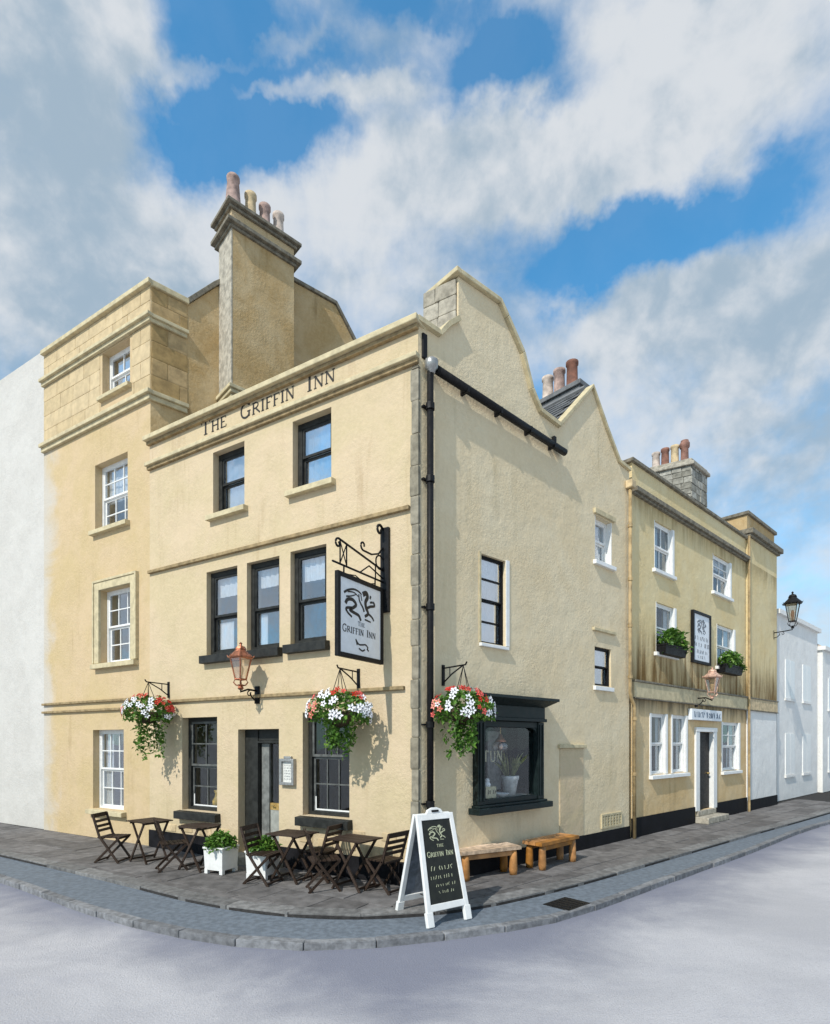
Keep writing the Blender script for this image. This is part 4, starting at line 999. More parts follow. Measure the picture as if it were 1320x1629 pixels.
for zz, h_ in ((3.42, .04), (3.05, .03)): MB().box(EB, AX1 + .01, 16.27, zz, zz + h_, -.03, .05).build('string_course', DARKSTONE, an, .006)
mb = MB(); mb.box(EB, AX1 + .02, 16.26, -.1, .32, -.03, .02); mb.build('plinth', BLACKPLINTH, an)
mb = MB(); mb.tube([EB.pt(AX1 - .05, 8.3, .06), EB.pt(AX1 - .05, 3.45, .06), EB.pt(AX1 - .05, .0, .06)], .035, 8); mb.build('downpipe', PIPEBROWN, an)
mb = MB(); p0, p1 = S.off(AX0 + .01, -.32), S.off(16.2, -.32); q0, q1 = (p0[0] + F.d[0] * 4.5, p0[1] + F.d[1] * 4.5), (p1[0] + F.d[0] * 4.5, p1[1] + F.d[1] * 4.5)
mb.plan([p0, p1, q1, q0], 7.5, 7.6); mb.build('lead_flat', LEAD, an)
mb = MB()
for p_, q_ in ((p0, q0), (q0, q1), (q1, p1)): mb.bar((p_[0], p_[1], 3.75), (q_[0], q_[1], 3.75), .2, 7.5)
mb.build('rear_wall', ANNEX, an)
mb = MB()
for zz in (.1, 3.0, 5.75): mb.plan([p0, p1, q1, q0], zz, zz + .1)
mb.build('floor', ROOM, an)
# rubble stack behind the parapet
K = Fr(*S.off(10.89, -.6), F.ang, 1)            # its broad face, a runs away to the left
K2 = Fr(*S.off(10.89, -.6), S.ang, -1)
mb = MB(); mb.plan([K.off(0, 0), K2.off(1.08, 0), (K2.off(1.08, 0)[0] + F.d[0] * 1.05, K2.off(1.08, 0)[1] + F.d[1] * 1.05), K.off(1.05, 0)], 7.6, 9.86); ch = mb.build('chimney', MORTAR, an)
for fr, L_ in ((K, 1.05), (K2, 1.08)):
    z = 8.2; r_ = 0
    while z < 9.8:
        h_ = min(rnd.uniform(.14, .22), 9.86 - z); x = -.01
        while x < L_ - .03:
            w_ = min(rnd.uniform(.16, .36), L_ + .01 - x)
            piece('stone', ch, RUBBLE, fr, x + .008, x + w_ - .008, z + .008, z + h_ - .006, -.06, .018 + rnd.uniform(0, .02), 'stone', rnd.randrange(6)); x += w_
        z += h_
capo = lambda e: [K.off(-e * .9, e), K2.off(1.08 + e, e), (K2.off(1.08 + e, -.0)[0] + F.d[0] * (1.05 + e), K2.off(1.08 + e, 0)[1] + F.d[1] * (1.05 + e)), K.off(1.05 + e, e)]
mb = MB(); mb.plan(capo(.09), 9.86, 9.96); mb.plan(capo(.03), 9.96, 10.06); mb.build('cap', GREYSTONE, ch, .02)
for a, mt, hh, stl in ((.20, TERRA, .74, 1), (.46, BUFF, .66, 2), (.72, TERRA, .64, 2), (.97, PALECLAY, .58, 2)):
    q = K.pt(a, 10.06, -.45); pot(ch, q, hh, .135, mt, stl)

# ------------------------------------------------------------------ pale houses down the street
def pale_house(name, label, a0, a1, zt, setb, wins, mat=WHITEWALL):
    fr = Fr(*S.off(0, -setb), S.ang, -1)
    h = thing(name, label, 'house', fr.pt(a0, 0, 0))
    mb = MB(); mb.wall(fr, [(a0, 0), (a1, 0), (a1, zt), (a0, zt)], [], 0, -5); mb.build('wall', mat, h)
    for w_ in wins:
        for q0, q1 in ((w_[0], (w_[0] + w_[1]) / 2 - .01), ((w_[0] + w_[1]) / 2 + .01, w_[1])): MB().box(fr, q0, q1, w_[2], w_[3], -.01, .025).build('shutter', WHITEPAINT, h)
        MB().box(fr, w_[0] - .06, w_[1] + .06, w_[2] - .1, w_[2] - .01, -.01, .06).build('sill', mat, h)
    mb = MB(); mb.box(fr, a0 - .1, a1 + .1, zt, zt + .16, -5.1, .12); mb.build('eaves', mat, h)
    mb = MB(); mb.prism(Fr(*fr.off(a0, 0), F.ang, 1), [(0, zt + .16), (5, zt + .16), (2.5, zt + 1.9)], 0, -(a1 - a0)); mb.build('roof', PALECLAY, h)
    return h
pale_house('rendered_house', 'pale rendered house next beyond the end bay and the black lantern', 17.3, 22.6, 6.6, .25, [(18.2, 19.3, .9, 2.4), (20.4, 21.5, .9, 2.4), (18.2, 19.3, 3.7, 5.1), (20.4, 21.5, 3.7, 5.1)])
pale_house('rendered_house', 'lower pale rendered house at the far right edge down the street', 22.75, 31, 5.9, .1, [(23.6, 24.8, .9, 2.3), (26.4, 27.6, .9, 2.3), (23.6, 24.8, 3.5, 4.8), (26.4, 27.6, 3.5, 4.8)])

# ------------------------------------------------------------------ hanging pub sign
sg = thing('pub_sign', 'black framed white hanging pub sign with a griffin, on a scrolled iron bracket', 'sign', F.pt(.58, 3.2, 0))
SGF = Fr(*F.off(.58, 0), math.atan2(F.n[1], F.n[0]), 1)     # a runs out from the wall
if SGF.n[0] < 0: SGF.n = (-SGF.n[0], -SGF.n[1])             # outward side is the one seen from the street corner
mb = MB(); mb.box(F, .48, .63, 4.02, 5.28, .0, .05); mb.build('wall_plate', IRON, sg, .01)
mb = MB()
def spiral(ca, cz, r0, r1, t0, t1, n=18): return [(ca + (r0 + (r1 - r0) * i / n) * math.cos(t0 + (t1 - t0) * i / n), cz + (r0 + (r1 - r0) * i / n) * math.sin(t0 + (t1 - t0) * i / n)) for i in range(n + 1)]
def iron(mb, pts, r=.013): mb.tube([SGF.pt(a, z, 0) for a, z in pts], r, 6)
iron(mb, [(.05, 5.26)] + spiral(.13, 5.22, .075, .03, 1.9, -3.6), .02)
iron(mb, [(.04, 4.64), (1.08, 4.80)] + spiral(1.10, 4.735, .065, .02, 1.6, -4.2), .015)
iron(mb, [(.04, 4.47), (1.22, 4.47)], .014)
iron(mb, [(.05, 4.98), (.16, 4.86), (.34, 4.80), (.52, 4.80)] + spiral(.54, 4.87, .07, .02, -1.57, 3.4), .014)
iron(mb, spiral(.13, 4.74, .1, .1, 0, 6.283, 20), .012)
iron(mb, [(.62, 4.47), (.40, 4.62), (.04, 4.52)], .011)
for a, zt in ((.92, 4.78), (1.06, 4.79)): iron(mb, [(a, 4.47), (a, zt)], .011)
iron(mb, [(.92, 4.48), (1.06, 4.78)], .008); iron(mb, [(.92, 4.77), (1.06, 4.48)], .008)
iron(mb, [(.24, 4.47), (.24, 4.66)], .011)
for a in (.25, .98): iron(mb, [(a, 4.47), (a, 4.36)], .012)
iron(mb, [(.25, 4.40), (.5, 4.34), (.72, 4.40), (.98, 4.36)], .008)
mb.smooth = True; mb.build('bracket', IRON, sg)
mb = MB(); SA0, SA1, SZ0, SZ1 = .07, 1.14, 3.24, 4.37; fw = .062
mb.box(SGF, SA0, SA0 + fw, SZ0, SZ1, -.03, .03).box(SGF, SA1 - fw, SA1, SZ0, SZ1, -.03, .03).box(SGF, SA0 + fw, SA1 - fw, SZ1 - fw, SZ1, -.03, .03).box(SGF, SA0 + fw, SA1 - fw, SZ0, SZ0 + fw, -.03, .03)
brd = mb.build('sign_frame', IRON, sg, .006)
mb = MB(); mb.box(SGF, SA0 + fw, SA1 - fw, SZ0 + fw, SZ1 - fw, -.012, .012); pn = mb.build('sign_panel', SIGNWHITE, sg)
xl, xr = SA1 - fw - .04, SA0 + fw + .04
mb = MB(); emblem(mb, SGF, xl - .03, xr + .05, 3.80, 4.24, .012, .016, .85); mb.build('griffin_emblem', INK, pn)
mb = MB(); letters(pn, INK, SGF, 'GRIFFIN INN', xl - .01, 3.585, .10, .012, .016, -1, .85, .12, .9 * (xl - xr) / text_width('GRIFFIN INN', .10, .85, .12))
mb = MB(); lettering(mb, SGF, 'THE', .68, 3.71, .062, .012, .016, -1, .9, .2); mb.build('lettering', GREYPRINT, pn)
mb = MB()
for pts in ([(.72, 3.50), (.66, 3.455), (.58, 3.46), (.50, 3.47), (.44, 3.43)], [(.70, 3.44), (.73, 3.52)], [(.66, 3.40), (.58, 3.375), (.52, 3.40)], [(.47, 3.42), (.43, 3.39)]): mb.stroke(SGF, pts, .022, .012, .016)
mb.build('flourish', INK, pn)

# ------------------------------------------------------------------ foliage
def leaves(mb, n, fn, size, seed, droop=.3):
    rn = random.Random(seed)
    for _ in range(n):
        p_ = Vector(fn(rn)); d = Vector((rn.gauss(0, 1), rn.gauss(0, 1), rn.gauss(.1, .7) - droop)).normalized()
        s_ = size * rn.uniform(.6, 1.25); x = d.cross(Vector((rn.gauss(0, .4), rn.gauss(0, .4), 1))).normalized(); up_ = x.cross(d) * .18
        w_ = s_ * .36
        mb.add([p_, p_ + d * s_ * .45 + x * w_ + up_ * s_, p_ + d * s_, p_ + d * s_ * .45 - x * w_ + up_ * s_], [(0, 1, 2), (0, 2, 3)])


def flower_mesh(mat, name, cen):
    mb = MB()
    for k in range(5):
        a = k * 6.2832 / 5; c, s_ = math.cos(a), math.sin(a); c1, s1 = math.cos(a + .5), math.sin(a + .5); c0, s0 = math.cos(a - .5), math.sin(a - .5)
        mb.add([(0, 0, 0), (.032 * c0, .032 * s0, .012), (.052 * c, .052 * s_, .006), (.032 * c1, .032 * s1, .012)], [(0, 1, 2, 3)])
    mb.raw = True
    me = mb.mesh(name, mat)
    bm = bmesh.new(); bm.from_mesh(me); bmesh.ops.create_icosphere(bm, subdivisions=1, radius=.010, matrix=Matrix.Translation((0, 0, .008))); bm.to_mesh(me); bm.free()
    me.materials.append(cen)
    for p_ in me.polygons[5:]: p_.material_index = 1
    return me


FLW = [flower_mesh(PETALW, 'white_flower', INK), flower_mesh(PETALR, 'red_flower', PETALR), flower_mesh(PETALP, 'pink_flower', YELLOW)]


def basket(fr, a, zt, d, zb, rad, label, seed, trail, nfl=92):
    rn = random.Random(seed)
    q = fr.pt(a, zt, 0); b_ = thing('hanging_basket', label, 'hanging basket', fr.pt(a, zb, d), 'flower baskets hanging from wall brackets')
    mb = MB(); mb.box(fr, a - .025, a + .025, zt - .26, zt + .05, .0, .02)
    P = lambda o_, z_: fr.pt(a, z_, o_)
    mb.tube([P(.01, zt), P(d + .04, zt + .01)], .012, 6); mb.tube([P(.01, zt - .22), P(d * .45, zt - .1), P(d - .02, zt)], .011, 6)
    mb.tube([P(d * .35, zt), P(d * .35, zt - .13)], .008, 6); mb.tube([P(d + .04, zt + .01), P(d + .07, zt + .05)], .012, 6); mb.build('wall_bracket', IRON, b_)
    c = Vector(fr.pt(a, zb, d)); mb = MB()
    for k in range(4):
        an_ = k * 1.5708 + .5; mb.tube([P(d, zt), (c.x + .2 * math.cos(an_), c.y + .2 * math.sin(an_), zb + .08)], .006, 5)
    mb.build('chain', IRON, b_)
    mb = MB(); mb.lathe(tuple(c), [(.02, -.17), (.11, -.14), (.18, -.05), (.21, .06), (.17, .06)], 14); mb.smooth = True; mb.build('basket', BASKETM, b_)
    n_ = Vector((fr.n[0], fr.n[1], 0)); ta = Vector((fr.d[0], fr.d[1], 0))
    def clampw(v):      # keep foliage off the wall
        dist = (v - Vector((fr.o[0], fr.o[1], 0))).dot(n_)
        return v + n_ * (max(0, .05 - dist)) if dist < .05 else v
    def mound(r):
        th, ph = r.uniform(0, 6.283), math.acos(r.uniform(-.5, 1)); rr = r.uniform(.55, 1.02) ** .5
        return clampw(c + Vector((math.cos(th) * math.sin(ph) * rad * rr, math.sin(th) * math.sin(ph) * rad * rr, math.cos(ph) * .30 * rr + .05)))
    mb = MB(); mb.raw = True; leaves(mb, 640, mound, .085, seed)
    strands = [(rn.uniform(0, 6.283), rn.uniform(.3, .85) * rad * .8, trail * rn.uniform(.5, 1)) for _ in range(15)]
    strands[0] = (strands[0][0], .12, trail)
    def hang(r):
        an_, r0, L_ = r.choice(strands); u = r.random() ** .8
        return clampw(c + Vector((math.cos(an_) * r0 * (1 - .25 * u) + r.gauss(0, .03), math.sin(an_) * r0 * (1 - .25 * u) + r.gauss(0, .03), .02 - u * L_)))
    leaves(mb, 560, hang, .075, seed + 1, .7)
    fo = mb.build('foliage', LEAF, b_); fo['kind'] = 'stuff'
    clusters = []
    for k in range(26):
        th, cp = k * 2.4 + rn.uniform(-.3, .3), -.2 + 1.15 * (k + .5) / 26 + rn.uniform(-.12, .04)
        clusters.append((th, math.acos(max(-.3, min(.98, cp))), (1 if rn.random() < .72 else 2) if rn.random() < (.75 if cp > .42 else .2) else 0))
    for i in range(nfl):
        th, ph, kind = clusters[i % len(clusters)]
        th += rn.gauss(0, .16); ph += rn.gauss(0, .13)
        nd = Vector((math.cos(th) * math.sin(ph) + fr.n[0] * .5, math.sin(th) * math.sin(ph) + fr.n[1] * .5, math.cos(ph) * .6 + .1))
        loc = c + Vector((math.cos(th) * math.sin(ph) * rad * 1.05, math.sin(th) * math.sin(ph) * rad * 1.05, math.cos(ph) * .34 + .06))
        dist = (loc - Vector((fr.o[0], fr.o[1], 0))).dot(n_)
        if dist < .06: continue
        o = bpy.data.objects.new('flower', FLW[kind]); COL.objects.link(o); o.parent = b_
        o.location = loc - Vector(ORG[b_]); nd.normalize()
        o.rotation_euler = nd.to_track_quat('Z', 'Y').to_euler(); s_ = rn.uniform(.8, 1.3); o.scale = (s_, s_, s_)
    return b_


basket(F, 5.66, 3.22, .44, 2.60, .43, 'overflowing flower basket hanging at the left, between the town house and the first dark window', 11, .88)
basket(F, 1.06, 3.17, .46, 2.48, .46, 'red and white flower basket hanging below the pub sign over the right hand front window', 23, .62)
basket(S, .50, 3.20, .42, 2.50, .44, 'flower basket on the side wall between the black downpipe and the shop window', 37, .66)

# ------------------------------------------------------------------ lanterns
def lantern(fr, a, zw, d, zb, h, r, metal, label, armmat=IRON, dark_roof=None):
    c = Vector(fr.pt(a, zb, d)); L_ = thing('wall_lantern', label, 'lantern', fr.pt(a, zw, 0), 'street lanterns on wall brackets')
    P = lambda o_, z_: fr.pt(a, z_, o_)
    mb = MB(); mb.box(fr, a - .05, a + .05, zw - .22, zw + .08, 0, .03); mb.tube([P(.02, zw), P(d * .6, zw + .01), P(d, zb - .09), P(d, zb)], .017, 7)
    mb.tube([P(.02, zw - .17)] + [P(d * .2 + .09 * math.sin(k * .5), zw - .16 + .04 * k * .8) for k in range(5)], .012, 6)
    mb.tube([P(o_, z_) for o_, z_ in spiral(d * .5, zw - .06, .05, .015, 1.6, -4)], .010, 6); mb.smooth = True; mb.build('wall_bracket', armmat, L_)
    mb = MB(); mb.lathe((c.x, c.y, zb - .06), [(.03, 0), (.055, .03), (.03, .06), (.05, .09)], 10)
    k = 4; ph = fr.ang + .785
    zg0, zg1 = zb + .16 * h, zb + .66 * h; r0, r1 = r * .52, r
    cor = lambda rr, z_, i: (c.x + rr * math.cos(ph + i * 1.5708), c.y + rr * math.sin(ph + i * 1.5708), z_)
    for i in range(4):
        mb.tube([cor(r0, zg0, i), cor(r1, zg1, i)], .013, 5); mb.tube([cor(r0, zg0, i), cor(r0, zg0, i + 1)], .013, 5); mb.tube([cor(r1, zg1, i), cor(r1, zg1, i + 1)], .016, 5)
        mb.tube([(c.x, c.y, zb + .0)] + [cor(r0 * q_, z_, i) for q_, z_ in ((.9, zb + .03 * h), (1.3, zb + .09 * h), (1.0, zg0))], .012, 5)
    mb.build('lantern_frame', metal, L_)
    for i in range(4):
        mb = MB(); mb.add([cor(r0 * .97, zg0 + .01, i), cor(r0 * .97, zg0 + .01, i + 1), cor(r1 * .97, zg1 - .01, i + 1), cor(r1 * .97, zg1 - .01, i)] + [cor(r0 * .94, zg0 + .01, i), cor(r0 * .94, zg0 + .01, i + 1), cor(r1 * .94, zg1 - .01, i + 1), cor(r1 * .94, zg1 - .01, i)],
                         [(0, 1, 2, 3), (4, 7, 6, 5), (0, 4, 5, 1), (1, 5, 6, 2), (2, 6, 7, 3), (3, 7, 4, 0)]); mb.build('glass_pane', LANTERNGLASS, L_)
    mb = MB(); mb.lathe((c.x, c.y, zg1), [(r * 1.22, 0), (r * 1.25, .02 * h), (r * .95, .08 * h), (r * .62, .15 * h), (r * .5, .19 * h), (r * .56, .2 * h), (r * .42, .26 * h), (r * .12, .29 * h), (r * .10, .31 * h), (r * .17, .335 * h), (0.004, .37 * h)], 8, ph)
    for i in range(8): mb.tube([(c.x + r * 1.2 * math.cos(ph + i * .785), c.y + r * 1.2 * math.sin(ph + i * .785), zg1 + .01), (c.x + r * 1.3 * math.cos(ph + i * .785), c.y + r * 1.3 * math.sin(ph + i * .785), zg1 + .06 * h)], .012, 5, .004)
    mb.build('roof', dark_roof or metal, L_)
    mb = MB(); mb.lathe((c.x, c.y, zg0), [(.03, 0), (.03, .1 * h), (.045, .16 * h), (.05, .24 * h), (.03, .32 * h)], 8); mb.smooth = True; mb.build('mantle', BUFF if armmat is not IRON or dark_roof is None else TERRA, L_)
    return L_


lantern(F, 3.23, 2.98, .38, 3.03, .72, .17, COPPER, 'copper lantern on a scrolled bracket beside the first floor bar windows of the pub front')
lantern(S, 9.72, 3.22, .40, 3.24, .74, .19, PALECOPPER, 'pale copper lantern on the wing wall above the narrow black doorway')
lantern(S, 15.95, 5.72,   .56, 5.84, 1.12, .23, IRON, 'black street lantern on a long bracket at the far right corner', IRON, IRON)

# ------------------------------------------------------------------ signs and boxes on the walls
bd = thing('wall_board', 'tall white signboard with black frame fixed between the wing first floor windows', 'sign', S.pt(10.0, 4.1, 0))
a0, a1, z0, z1 = 9.40, 10.55, 4.13, 5.47
mb = MB(); mb.box(S, a0, a0 + .07, z0, z1, 0, .075).box(S, a1 - .07, a1, z0, z1, 0, .075).box(S, a0 + .07, a1 - .07, z1 - .07, z1, 0, .075).box(S, a0 + .07, a1 - .07, z0, z0 + .07, 0, .075); mb.build('frame', IRON, bd, .006)
mb = MB(); mb.box(S, a0 + .07, a1 - .07, z0 + .07, z1 - .07, -.005, .045); pn = mb.build('panel', SIGNWHITE, bd)
mb = MB(); emblem(mb, S, a0 + .28, a1 - .26, 4.92, 5.30, .045, .05); mb.build('griffin_emblem', GREYPRINT, pn)
mb = MB()
for i, (zz, h_, ins) in enumerate(((4.74, .11, .16), (4.57, .12, .14), (4.40, .10, .26), (4.27, .08, .34))): mb = MB(); scribble(mb, S, a0 + ins, a1 - ins, zz, h_, .045, .05, i + 3, .2); mb.build('lettering', GREYPRINT, pn)
fs = thing('fascia_sign', 'small white name board with blue lettering above the wing doorway', 'sign', S.pt(10.2, 2.64, 0))
mb = MB(); mb.box(S, 9.24, 11.22, 2.66, 2.94, .0, .10); bb_ = mb.build('board', SIGNWHITE, fs, .008)
mb = MB(); scribble(mb, S, 9.36, 11.1, 2.73, .15, .10, .105, 12, .2); scribble(mb, S, 9.40, 11.1, 2.73, .15, .10, .1045, 14, .16); mb.build('lettering', BLUEINK, bb_)
mn = thing('menu_case', 'grey framed glazed menu case on the front wall right of the pub door', 'menu case', F.pt(2.5, 1.4, 0))
mb = MB(); mb.box(F, 2.34, 2.39, 1.38, 1.82, 0, .075).box(F, 2.61, 2.66, 1.38, 1.82, 0, .075).box(F, 2.39, 2.61, 1.77, 1.82, 0, .075).box(F, 2.39, 2.61, 1.38, 1.43, 0, .075).box(F, 2.42, 2.58, 1.82, 1.86, 0, .05); mb.build('case', SILVER, mn, .008)
mb = MB(); mb.box(F, 2.39, 2.61, 1.43, 1.77, 0, .03); pp = mb.build('menu', PAPER, mn)
mb = MB()
for i in range(6): scribble(mb, F, 2.58, 2.43, 1.47 + i * .046, .022, .03, .033, 40 + i, .22)
mb.build('writing', GREYPRINT, pp)


def window_box(a0, a1, z0, label, seed, droop=False):
    b_ = thing('window_box', label, 'window box', S.pt((a0 + a1) / 2, z0, .1), 'planted boxes on the wing sills')
    mb = MB(); mb.add([S.pt(a, z_, o_) for a, z_, o_ in ((a0 + .03, z0, .012), (a1 - .03, z0, .012), (a1 - .03, z0, .21), (a0 + .03, z0, .21), (a0, z0 + .22, .012), (a1, z0 + .22, .012), (a1, z0 + .22, .25), (a0, z0 + .22, .25))],
                     [(0, 1, 2, 3), (4, 7, 6, 5), (0, 4, 5, 1), (1, 5, 6, 2), (2, 6, 7, 3), (3, 7, 4, 0)]); mb.box(S, a0 - .01, a1 + .01, z0 + .19, z0 + .235, .012, .262); mb.build('planter', IRON, b_, .01)
    mb = MB(); mb.raw = True
    def fn(r):
        u = r.random(); h_ = (.42 * math.sin(3.14 * min(1, u * .9 + .12)) ** .7) * r.random() ** .6
        return S.pt(a0 + (a1 - a0) * u, z0 + .2 + h_ - (.16 * r.random() if r.random() < .2 else 0), r.uniform(.06, .30))
    leaves(mb, 520, fn, .12, seed, .1); fo = mb.build('foliage', LEAF, b_); fo['kind'] = 'stuff'


window_box(7.46, 8.62, 4.13, 'leafy black window box on the sill left of the tall white signboard', 5)
window_box(11.10, 12.44, 4.00, 'leafy black window box on the sill right of the tall white signboard', 9)

# ------------------------------------------------------------------ shop window display
pl_ = thing('pendant_lamp', 'round glass pendant lamp hanging inside the shop window', 'lamp', S.pt(2.06, 2.0, -.18))
c = S.pt(2.06, 2.02, -.18)
mb = MB(); mb.tube([(c[0], c[1], 2.44), (c[0], c[1], 2.16)], .008, 6); mb.build('flex', BRASS, pl_)
mb = MB(); mb.lathe((c[0], c[1], 2.10), [(.10, 0), (.085, .03), (.05, .07), (.03, .12), (.015, .13)], 12); mb.smooth = True; mb.build('cap', COPPER, pl_)
mb = MB(); mb.lathe((c[0], c[1], 1.90), [(.04, 0), (.11, .03), (.145, .1), (.13, .17), (.10, .20)], 14); mb.smooth = True; mb.build('globe', LANTERNGLASS, pl_)
mb = MB(); mb.lathe((c[0], c[1], 1.96), [(.01, 0), (.04, .03), (.045, .07), (.02, .12)], 10); mb.smooth = True; mb.build('bulb', PALECOPPER, pl_)
pt_ = thing('potted_plant', 'spiky pale leaved plant in a grey pot inside the shop window', 'plant', S.pt(2.34, 1.18, -.2))
c = S.pt(2.34, 1.18, -.2)
mb = MB(); mb.lathe(c, [(.10, 0), (.15, .26), (.165, .28), (.165, .33), (.14, .33), (.13, .28)], 14); mb.smooth = True; mb.build('pot', POTGREY, pt_)
rn = random.Random(4); mb = MB(); mb.raw = True
for k in range(46):
    th = rn.uniform(0, 6.283); ln = rn.uniform(.28, .52); lean = rn.uniform(.05, .55); b0_ = Vector((c[0] + .06 * math.cos(th), c[1] + .06 * math.sin(th), c[2] + .3))
    out_ = Vector((math.cos(th) * lean, math.sin(th) * lean, 1)).normalized(); sd = out_.cross(Vector((math.sin(th), -math.cos(th), .2))).normalized() * .02
    mid = b0_ + out_ * ln * .6; tip = b0_ + out_ * ln + Vector((math.cos(th), math.sin(th), -.3)) * ln * lean * .4
    mb.add([b0_ - sd * .5, b0_ + sd * .5, mid + sd, tip, mid - sd], [(0, 1, 2, 4), (4, 2, 3)])
mb.build('foliage', LEAFPALE, pt_)
dsh = tag(MB().lathe(S.pt(1.96, 1.18, -.06), [(.03, 0), (.05, .01), (.12, .05), (.125, .06), (.10, .055), (.03, .02)], 14).build('dish', SIGNWHITE), 'shallow white dish on the shop window shelf between the cream box and the plant', 'dish')
bx = thing('gift_box', 'small cream box with scribbled lettering in the left corner of the shop window', 'box', S.pt(1.62, 1.18, -.05))
bmx = MB().box(S, 1.48, 1.74, 1.18, 1.37, .0, -.14).build('carton', GOLDINK, bx, .004)
mb = MB(); scribble(mb, S, 1.52, 1.70, 1.25, .07, .0, .004, 5, .2); mb.build('lettering', INK, bmx)
og = tag(MB().lathe(S.pt(1.58, 1.37, -.06), [(.05, 0), (.06, .03), (.035, .08), (.045, .1), (.02, .13)], 10).build('ornament', SIGNWHITE), 'small white china ornament standing on the cream box in the shop window', 'ornament')
jg = thing('mustard_jug', 'mustard yellow jug on the inner sill of the front window left of the door', 'jug', F.pt(4.62, .86, -.31))
c = F.pt(4.62, .85, -.31)
mb = MB(); mb.lathe(c, [(.06, 0), (.10, .06), (.105, .13), (.06, .20), (.05, .26), (.075, .33), (.06, .33), (.04, .25)], 14); mb.smooth = True; mb.build('body', YELLOW, jg)
mb = MB(); mb.tube([(c[0] + .06, c[1] - .02, c[2] + .28), (c[0] + .14, c[1] - .03, c[2] + .24), (c[0] + .10, c[1] - .03, c[2] + .12)], .012, 7); mb.build('handle', YELLOW, jg)
mb = MB(); mb.box(F, 4.30, 5.22, .83, .85, -.235, -.5); o = mb.build('inner_sill', ROOM, pub)

# ------------------------------------------------------------------ furniture
def make_chair():
    c = thing('folding_chair', None, 'chair')
    for s_ in (-1, 1):
        MB().bar((.21, s_ * .20, 0), (-.12, s_ * .20, .45), .022, .036).bar((-.12, s_ * .20, .43), (-.25, s_ * .20, .84), .022, .036).build('leg', DARKWOOD, c)
        MB().bar((.20, s_ * .172, .43), (-.23, s_ * .172, 0), .022, .036).build('leg', DARKWOOD, c)
    for k in range(6): piece('seat_slat', c, DARKWOOD, XY, .215 - k * .068, .215 - k * .068 - .052, .432, .45, -.185, .185)
    MB().bar((.19, -.17, .42), (.19, .17, .42), .02, .03).bar((-.13, -.17, .42), (-.13, .17, .42), .02, .03).build('seat_rail', DARKWOOD, c)
    for k, (x, z_) in enumerate(((-.25, .815), (-.218, .715), (-.19, .63), (-.165, .555))):
        o = piece('back_slat', c, DARKWOOD, XY, x - .008, x + .008, z_ - .024 - (.012 if k == 0 else 0), z_ + .024 + (.012 if k == 0 else 0), -.215, .215); o.rotation_euler = (0, -.3, 0)
    MB().bar((.19, -.2, .03), (.19, .2, .03), .02, .028).bar((-.205, -.172, .03), (-.205, .172, .03), .02, .028).build('stretcher', DARKWOOD, c)
    return c


def make_table(round_=False):
    c = thing('folding_table', None, 'table')
    hw, hl, h_ = .26, .31, .72
    for k in range(7):
        y0 = -hw + k * 2 * hw / 7; ym = y0 + hw / 7
        l_ = hl if not round_ else .33 * math.sqrt(max(.05, 1 - (ym / .30) ** 2))
        piece('table_slat', c, DARKWOOD, XY, -l_, l_, h_ - .018, h_, -(y0 + .004), -(y0 + 2 * hw / 7 - .004))
    MB().bar((-.2, -hw + .02, h_ - .034), (-.2, hw - .02, h_ - .034), .03, .03).bar((.2, -hw + .02, h_ - .034), (.2, hw - .02, h_ - .034), .03, .03).build('top_rail', DARKWOOD, c)
    for s_ in (-1, 1):
        MB().bar((.2, s_ * .22, h_ - .04), (-.24, s_ * .22, 0), .022, .036).build('leg', DARKWOOD, c)
        MB().bar((-.2, s_ * .192, h_ - .04), (.24, s_ * .192, 0), .022, .036).build('leg', DARKWOOD, c)
    MB().bar((-.21, -.22, .05), (-.21, .22, .05), .02, .03).bar((.21, -.192, .05), (.21, .192, .05), .02, .03).build('stretcher', DARKWOOD, c)
    return c


FA = -math.degrees(0) + math.degrees(math.atan2(-F.d[1], -F.d[0]))     # heading along the front wall, to the right
chair0, table0 = make_chair(), make_table(); tround = make_table(True)
chairs = [(-5.32, 9.98, FA + 28, 'dark slatted folding chair furthest left, under the white ground floor window'),
          (-4.0, 9.32, FA + 62, 'dark slatted folding chair between the two left tables, its tall back towards the road'),
          (-2.26, 8.44, FA + 12, 'dark slatted folding chair in front of the pub door beside the second white planter'),
          (-1.30, 8.06, FA + 48, 'dark slatted folding chair nearest the kerb between the two right hand tables'),
          (-1.42, 8.66, FA + 186, 'dark slatted folding chair tucked against the wall below the right front window'),
          (-.42, 8.02, FA + 172, 'dark slatted folding chair behind the signboard, facing the last table')]
for i, (x, y, rz, lb) in enumerate(chairs):
    o = chair0 if i == 0 else copy_tree(chair0)
    o.location = (x, y, 0); o.rotation_euler = (0, 0, R(rz)); o['label'] = lb; o['group'] = 'folding chairs along the pub front'
tables = [(-4.68, 9.98, FA - 4, table0, 'rectangular dark slatted table at the far left between two chairs'),
          (-3.56, 9.36, FA + 3, tround, 'round topped dark slatted table behind the first white planter'),
          (-1.86, 8.60, FA + 4, None, 'rectangular dark slatted table just right of the pub door'),
          (-.86, 8.14, FA - 3, None, 'rectangular dark slatted table nearest the signboard under the hanging basket')]
for x, y, rz, src, lb in tables:
    o = src or copy_tree(table0)
    o.location = (x, y, 0); o.rotation_euler = (0, 0, R(rz)); o['label'] = lb; o['group'] = 'folding tables along the pub front'


